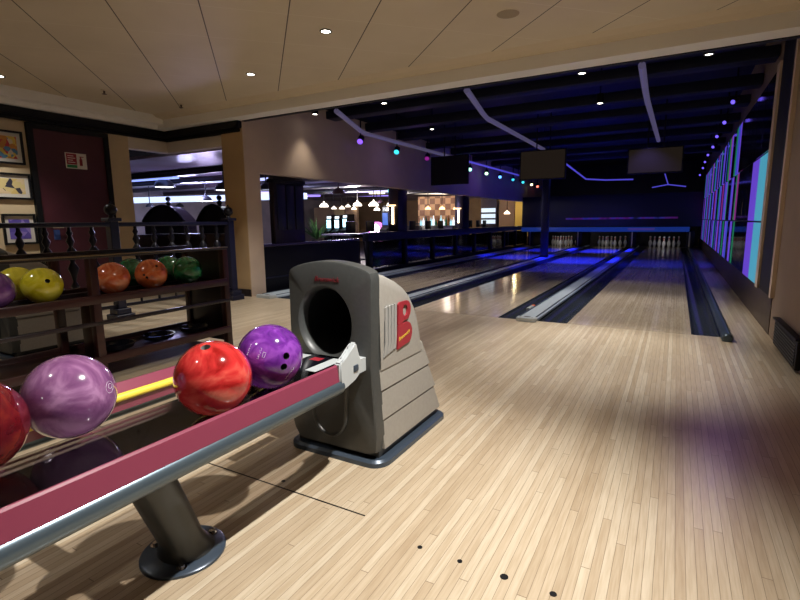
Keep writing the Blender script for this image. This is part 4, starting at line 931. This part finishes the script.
# pins
prof = [(0.025, 0.0), (0.029, 0.01), (0.045, 0.06), (0.0605, 0.115), (0.055, 0.165), (0.036, 0.215), (0.025, 0.25), (0.0235, 0.275), (0.0255, 0.30), (0.031, 0.335), (0.0285, 0.36), (0.018, 0.376), (0.003, 0.381)]
b_ = bmesh.new(); lathe(b_, prof, 14, mi=[0]*6+[1, 0, 1]+[0]*3)
pin0 = obj('bowling_pin', b_, [M['pin'], M['pinred']], None, 50); first = True
nm = ['right hand', 'middle', 'left hand']
for li, x in enumerate(LX):
    for r_ in range(4):
        for c in range(r_+1):
            if li == 1 and (r_, c) in ((3, 2), (0, 0)): continue
            o = pin0 if first else pin0.copy()
            if not first: COL.objects.link(o)
            first = False
            o.location = (x+0.527+(c-r_/2)*0.3048, 14.65+r_*0.264, 0.001)
            row = ['head pin', 'second row pin', 'third row pin', 'back row pin'][r_]
            pos = '' if r_ == 0 else (', '+[['left', 'right'], ['left', 'middle', 'right'], ['left end', 'left of centre', 'right of centre', 'right end']][r_-1][c])
            tag(o, 'white '+row+pos+' of the '+nm[li]+' lane', 'bowling pin', 'bowling pins')

# ================================================================= DOWNLIGHTS + LIGHTS
def spot(loc, to, power, size=75, blend=0.5, col=(1, 0.86, 0.68), r_=0.03):
    l = bpy.data.lights.new('spot', 'SPOT'); l.energy = power; l.spot_size = math.radians(size); l.spot_blend = blend; l.color = col; l.shadow_soft_size = r_
    o = bpy.data.objects.new('spot_lamp', l); COL.objects.link(o); o.location = loc
    o.rotation_euler = (Vector(to)-Vector(loc)).to_track_quat('-Z', 'Y').to_euler(); return o
def point(loc, power, col=(1, 0.8, 0.6), r_=0.1):
    l = bpy.data.lights.new('point', 'POINT'); l.energy = power; l.color = col; l.shadow_soft_size = r_
    o = bpy.data.objects.new('point_lamp', l); COL.objects.link(o); o.location = loc; return o
def downlight(x, y, z, label, s_=25, r_=0.038):
    r = thing('downlight', label, 'downlight', (x, y, z), 0, 'recessed ceiling downlights')
    b_ = bmesh.new(); lathe(b_, [(r_*0.95, -0.001), (r_*1.0, -0.008), (r_*1.25, -0.006), (r_*1.3, 0.0)], 24); obj('trim_ring', b_, M['kick'], r, 40)
    b_ = bmesh.new(); lathe(b_, [(r_*0.6, -0.0035), (r_*0.9, -0.0025)], 20); obj('lamp_face', b_, emis('downlight_face', (1.0, 0.93, 0.80), s_), r, 0)
    return r
W = (1.0, 0.85, 0.66)
ap = [(-1.65, -1.55, 'lit downlight in the beige ceiling, right of the other'), (-3.0, -1.04, 'lit downlight in the beige ceiling near the fascia'), (-5.19, -2.3, 'lit downlight at the left picture edge')]
for x, y, lb_ in ap: downlight(x, y, ZC, lb_)
# round flush speaker in the ceiling
P = at(508, 13.5, 2, ZC); r = thing('ceiling_speaker', 'round beige flush grille in the ceiling', 'speaker', P); b_ = bmesh.new(); lathe(b_, [(0.085, -0.004), (0.09, 0)], 28); obj('rim', b_, M['beige'], r, 40)
b_ = bmesh.new(); lathe(b_, [(0.03, -0.0065), (0.075, -0.0055), (0.082, -0.0042)], 28); obj('grille', b_, mat('grille_beige', (0.40, 0.32, 0.22), 0.7), r, 40)
for px, py, lb_ in ((104, 90, 'dark sprinkler head in the left part of the beige ceiling'), (181, 104, 'dark sprinkler head in the ceiling near the corner')):
    P = at(px, py, 2, ZC); r = thing('sprinkler', lb_, 'sprinkler', P, 0, 'ceiling sprinklers'); b_ = bmesh.new(); lathe(b_, [(0.010, -0.05), (0.028, -0.045), (0.01, -0.035), (0.012, -0.01)], 12); obj('head', b_, M['brown'], r); b_ = bmesh.new(); lathe(b_, [(0.03, -0.009), (0.035, 0)], 14); obj('escutcheon', b_, M['beige'], r)
dl = [(384, 103, 'tiny downlight in the black ceiling, next to the left bent duct'), (432, 129, 'small downlight in the black ceiling between the two left bent ducts'), (582, 73, 'bright downlight just beyond the fascia, over the middle'), (600, 103, 'downlight in the black ceiling, farther one over the middle'), (709, 54, 'dim downlight in the black ceiling by the light wall'), (315, 114, 'downlight beside the cream band near the pier')]
for px, py, lb_ in dl:
    P = at(px, py, 2, 2.60); r = downlight(P.x, P.y, 2.60, lb_, 5 if px == 709 else 16)
    b_ = bmesh.new(); tube(b_, [(0, 0, 0.0), (0, 0, 0.12)], 0.05, 14); obj('canister', b_, M['black'], r)
    b_ = bmesh.new(); tube(b_, [(0, 0, 0.12), (0, 0, 0.545)], 0.010, 6); obj('stem', b_, M['black'], r)

# approach lighting
W = (1.0, 0.965, 0.91)
spot((0.75, -3.55, 2.47), (-0.25, -3.75, 0), 450, 86, 0.85, W, 0.025)
spot((0.15, -0.95, 2.47), (0.35, -1.0, 0), 270, 60, 0.8, (1, 0.99, 0.97), 0.03)
spot((1.40, 1.4, 2.2), (0.88, -2.0, 0), 14, 30, 0.9, (0.45, 0.2, 1.0), 0.05)
spot((-1.65, -1.55, 2.47), (-1.65, -1.5, 0), 75, 90, 0.7, W)
spot((-3.0, -1.04, 2.47), (-3.1, -0.8, 0), 170, 90, 0.7, W)
spot((-5.19, -2.3, 2.47), (-5.19, -2.3, 0), 90, 90, 0.7, W)
spot((-3.0, -4.6, 2.47), (-2.7, -4.2, 0), 60, 90, 0.7, W)
spot((-1.0, -5.2, 2.47), (-0.9, -4.7, 0), 30, 90, 0.7, W)
# lane lighting (downlights)
spot((-0.15, 1.07, 2.57), (0.2, 0.9, 0), 240, 78, 0.7, (1, 0.94, 0.86))
spot((-0.16, 2.62, 2.57), (0.2, 2.7, 0), 90, 64, 0.7, (1, 0.94, 0.92))
spot((1.03, 1.06, 2.57), (0.9, 0.8, 0), 8, 80, 0.6, (1, 0.94, 0.86))
spot((-2.71, 1.10, 2.57), (-2.7, 1.2, 0), 130, 84, 0.7, (1, 0.94, 0.9))
spot((-2.97, 3.16, 2.57), (-2.9, 3.2, 0), 75, 76, 0.7, (1, 0.92, 0.95))
spot((-3.93, 1.14, 2.57), (-4.05, 1.14, 0), 26, 80, 1.0, (1, 0.9, 0.75))
# blue lane wash
BL = (0.012, 0.02, 1.0)
spot((-1.25, 7.3, 2.5), (-1.2, 7.9, 0), 1500, 60, 0.8, BL)
spot((-1.25, 11.4, 2.5), (-1.2, 12.0, 0), 1700, 56, 0.8, BL)
spot((-1.25, 5.2, 2.5), (-1.2, 5.7, 0), 260, 60, 0.9, BL)
spot((-2.95, 8.0, 2.5), (-2.95, 8.6, 0), 1000, 52, 0.7, BL)
spot((-2.95, 11.4, 2.5), (-2.95, 12.0, 0), 900, 52, 0.7, BL)
spot((0.5, 7.0, 2.5), (0.5, 7.6, 0), 260, 60, 0.8, BL)
spot((0.3, 4.6, 2.5), (0.5, 5.2, 0), 60, 90, 0.8, (0.25, 0.2, 1.0))
point((-1.2, 4.0, 2.30), 1.2, (0.14, 0.12, 1.0), 0.2)
point((-1.2, 9.5, 2.30), 1.8, (0.05, 0.10, 1.0), 0.2)
point((-3.5, 3.5, 2.2), 1.6, (0.5, 0.25, 1.0), 0.1)
point((-3.5, 8.5, 2.2), 2.5, (0.4, 0.2, 1.0), 0.1)
# pin deck lights
for x in LX: 
    o = spot((x+0.5, 14.0, 0.56), (x+0.5, 15.0, 0.15), 4.5, 130, 0.5, (1, 0.97, 0.9))
# bar lights
point((-8.0, 8.0, 1.75), 150, (1, 0.9, 0.8), 0.2)
point((-6.2, 11.2, 1.75), 80, (1, 0.87, 0.7), 0.2)
point((-9.5, 3.2, 1.75), 120, (0.55, 0.55, 1.0), 0.2)
point((-5.0, 15.3, 1.6), 22, (1, 0.8, 0.45), 0.1)
point((-6.0, 5.0, 1.75), 90, (0.55, 0.45, 1.0), 0.2)

point((-7.6, 2.2, 1.1), 34, (0.65, 0.55, 0.95), 0.15)  # added without a fixture, lightens the bar ceiling near the corner opening
point((-10.5, 4.5, 1.5), 70, (0.7, 0.75, 1.0), 0.15)

# world, colour management
w = bpy.data.worlds.new('world'); sc.world = w; w.use_nodes = True
w.node_tree.nodes['Background'].inputs[0].default_value = (0.5, 0.45, 0.6, 1); w.node_tree.nodes['Background'].inputs[1].default_value = 0.01
sc.view_settings.view_transform = 'Standard'; sc.view_settings.look = 'None'; sc.view_settings.exposure = 0.0; sc.view_settings.gamma = 1.0; sc.view_settings.use_curve_mapping = False
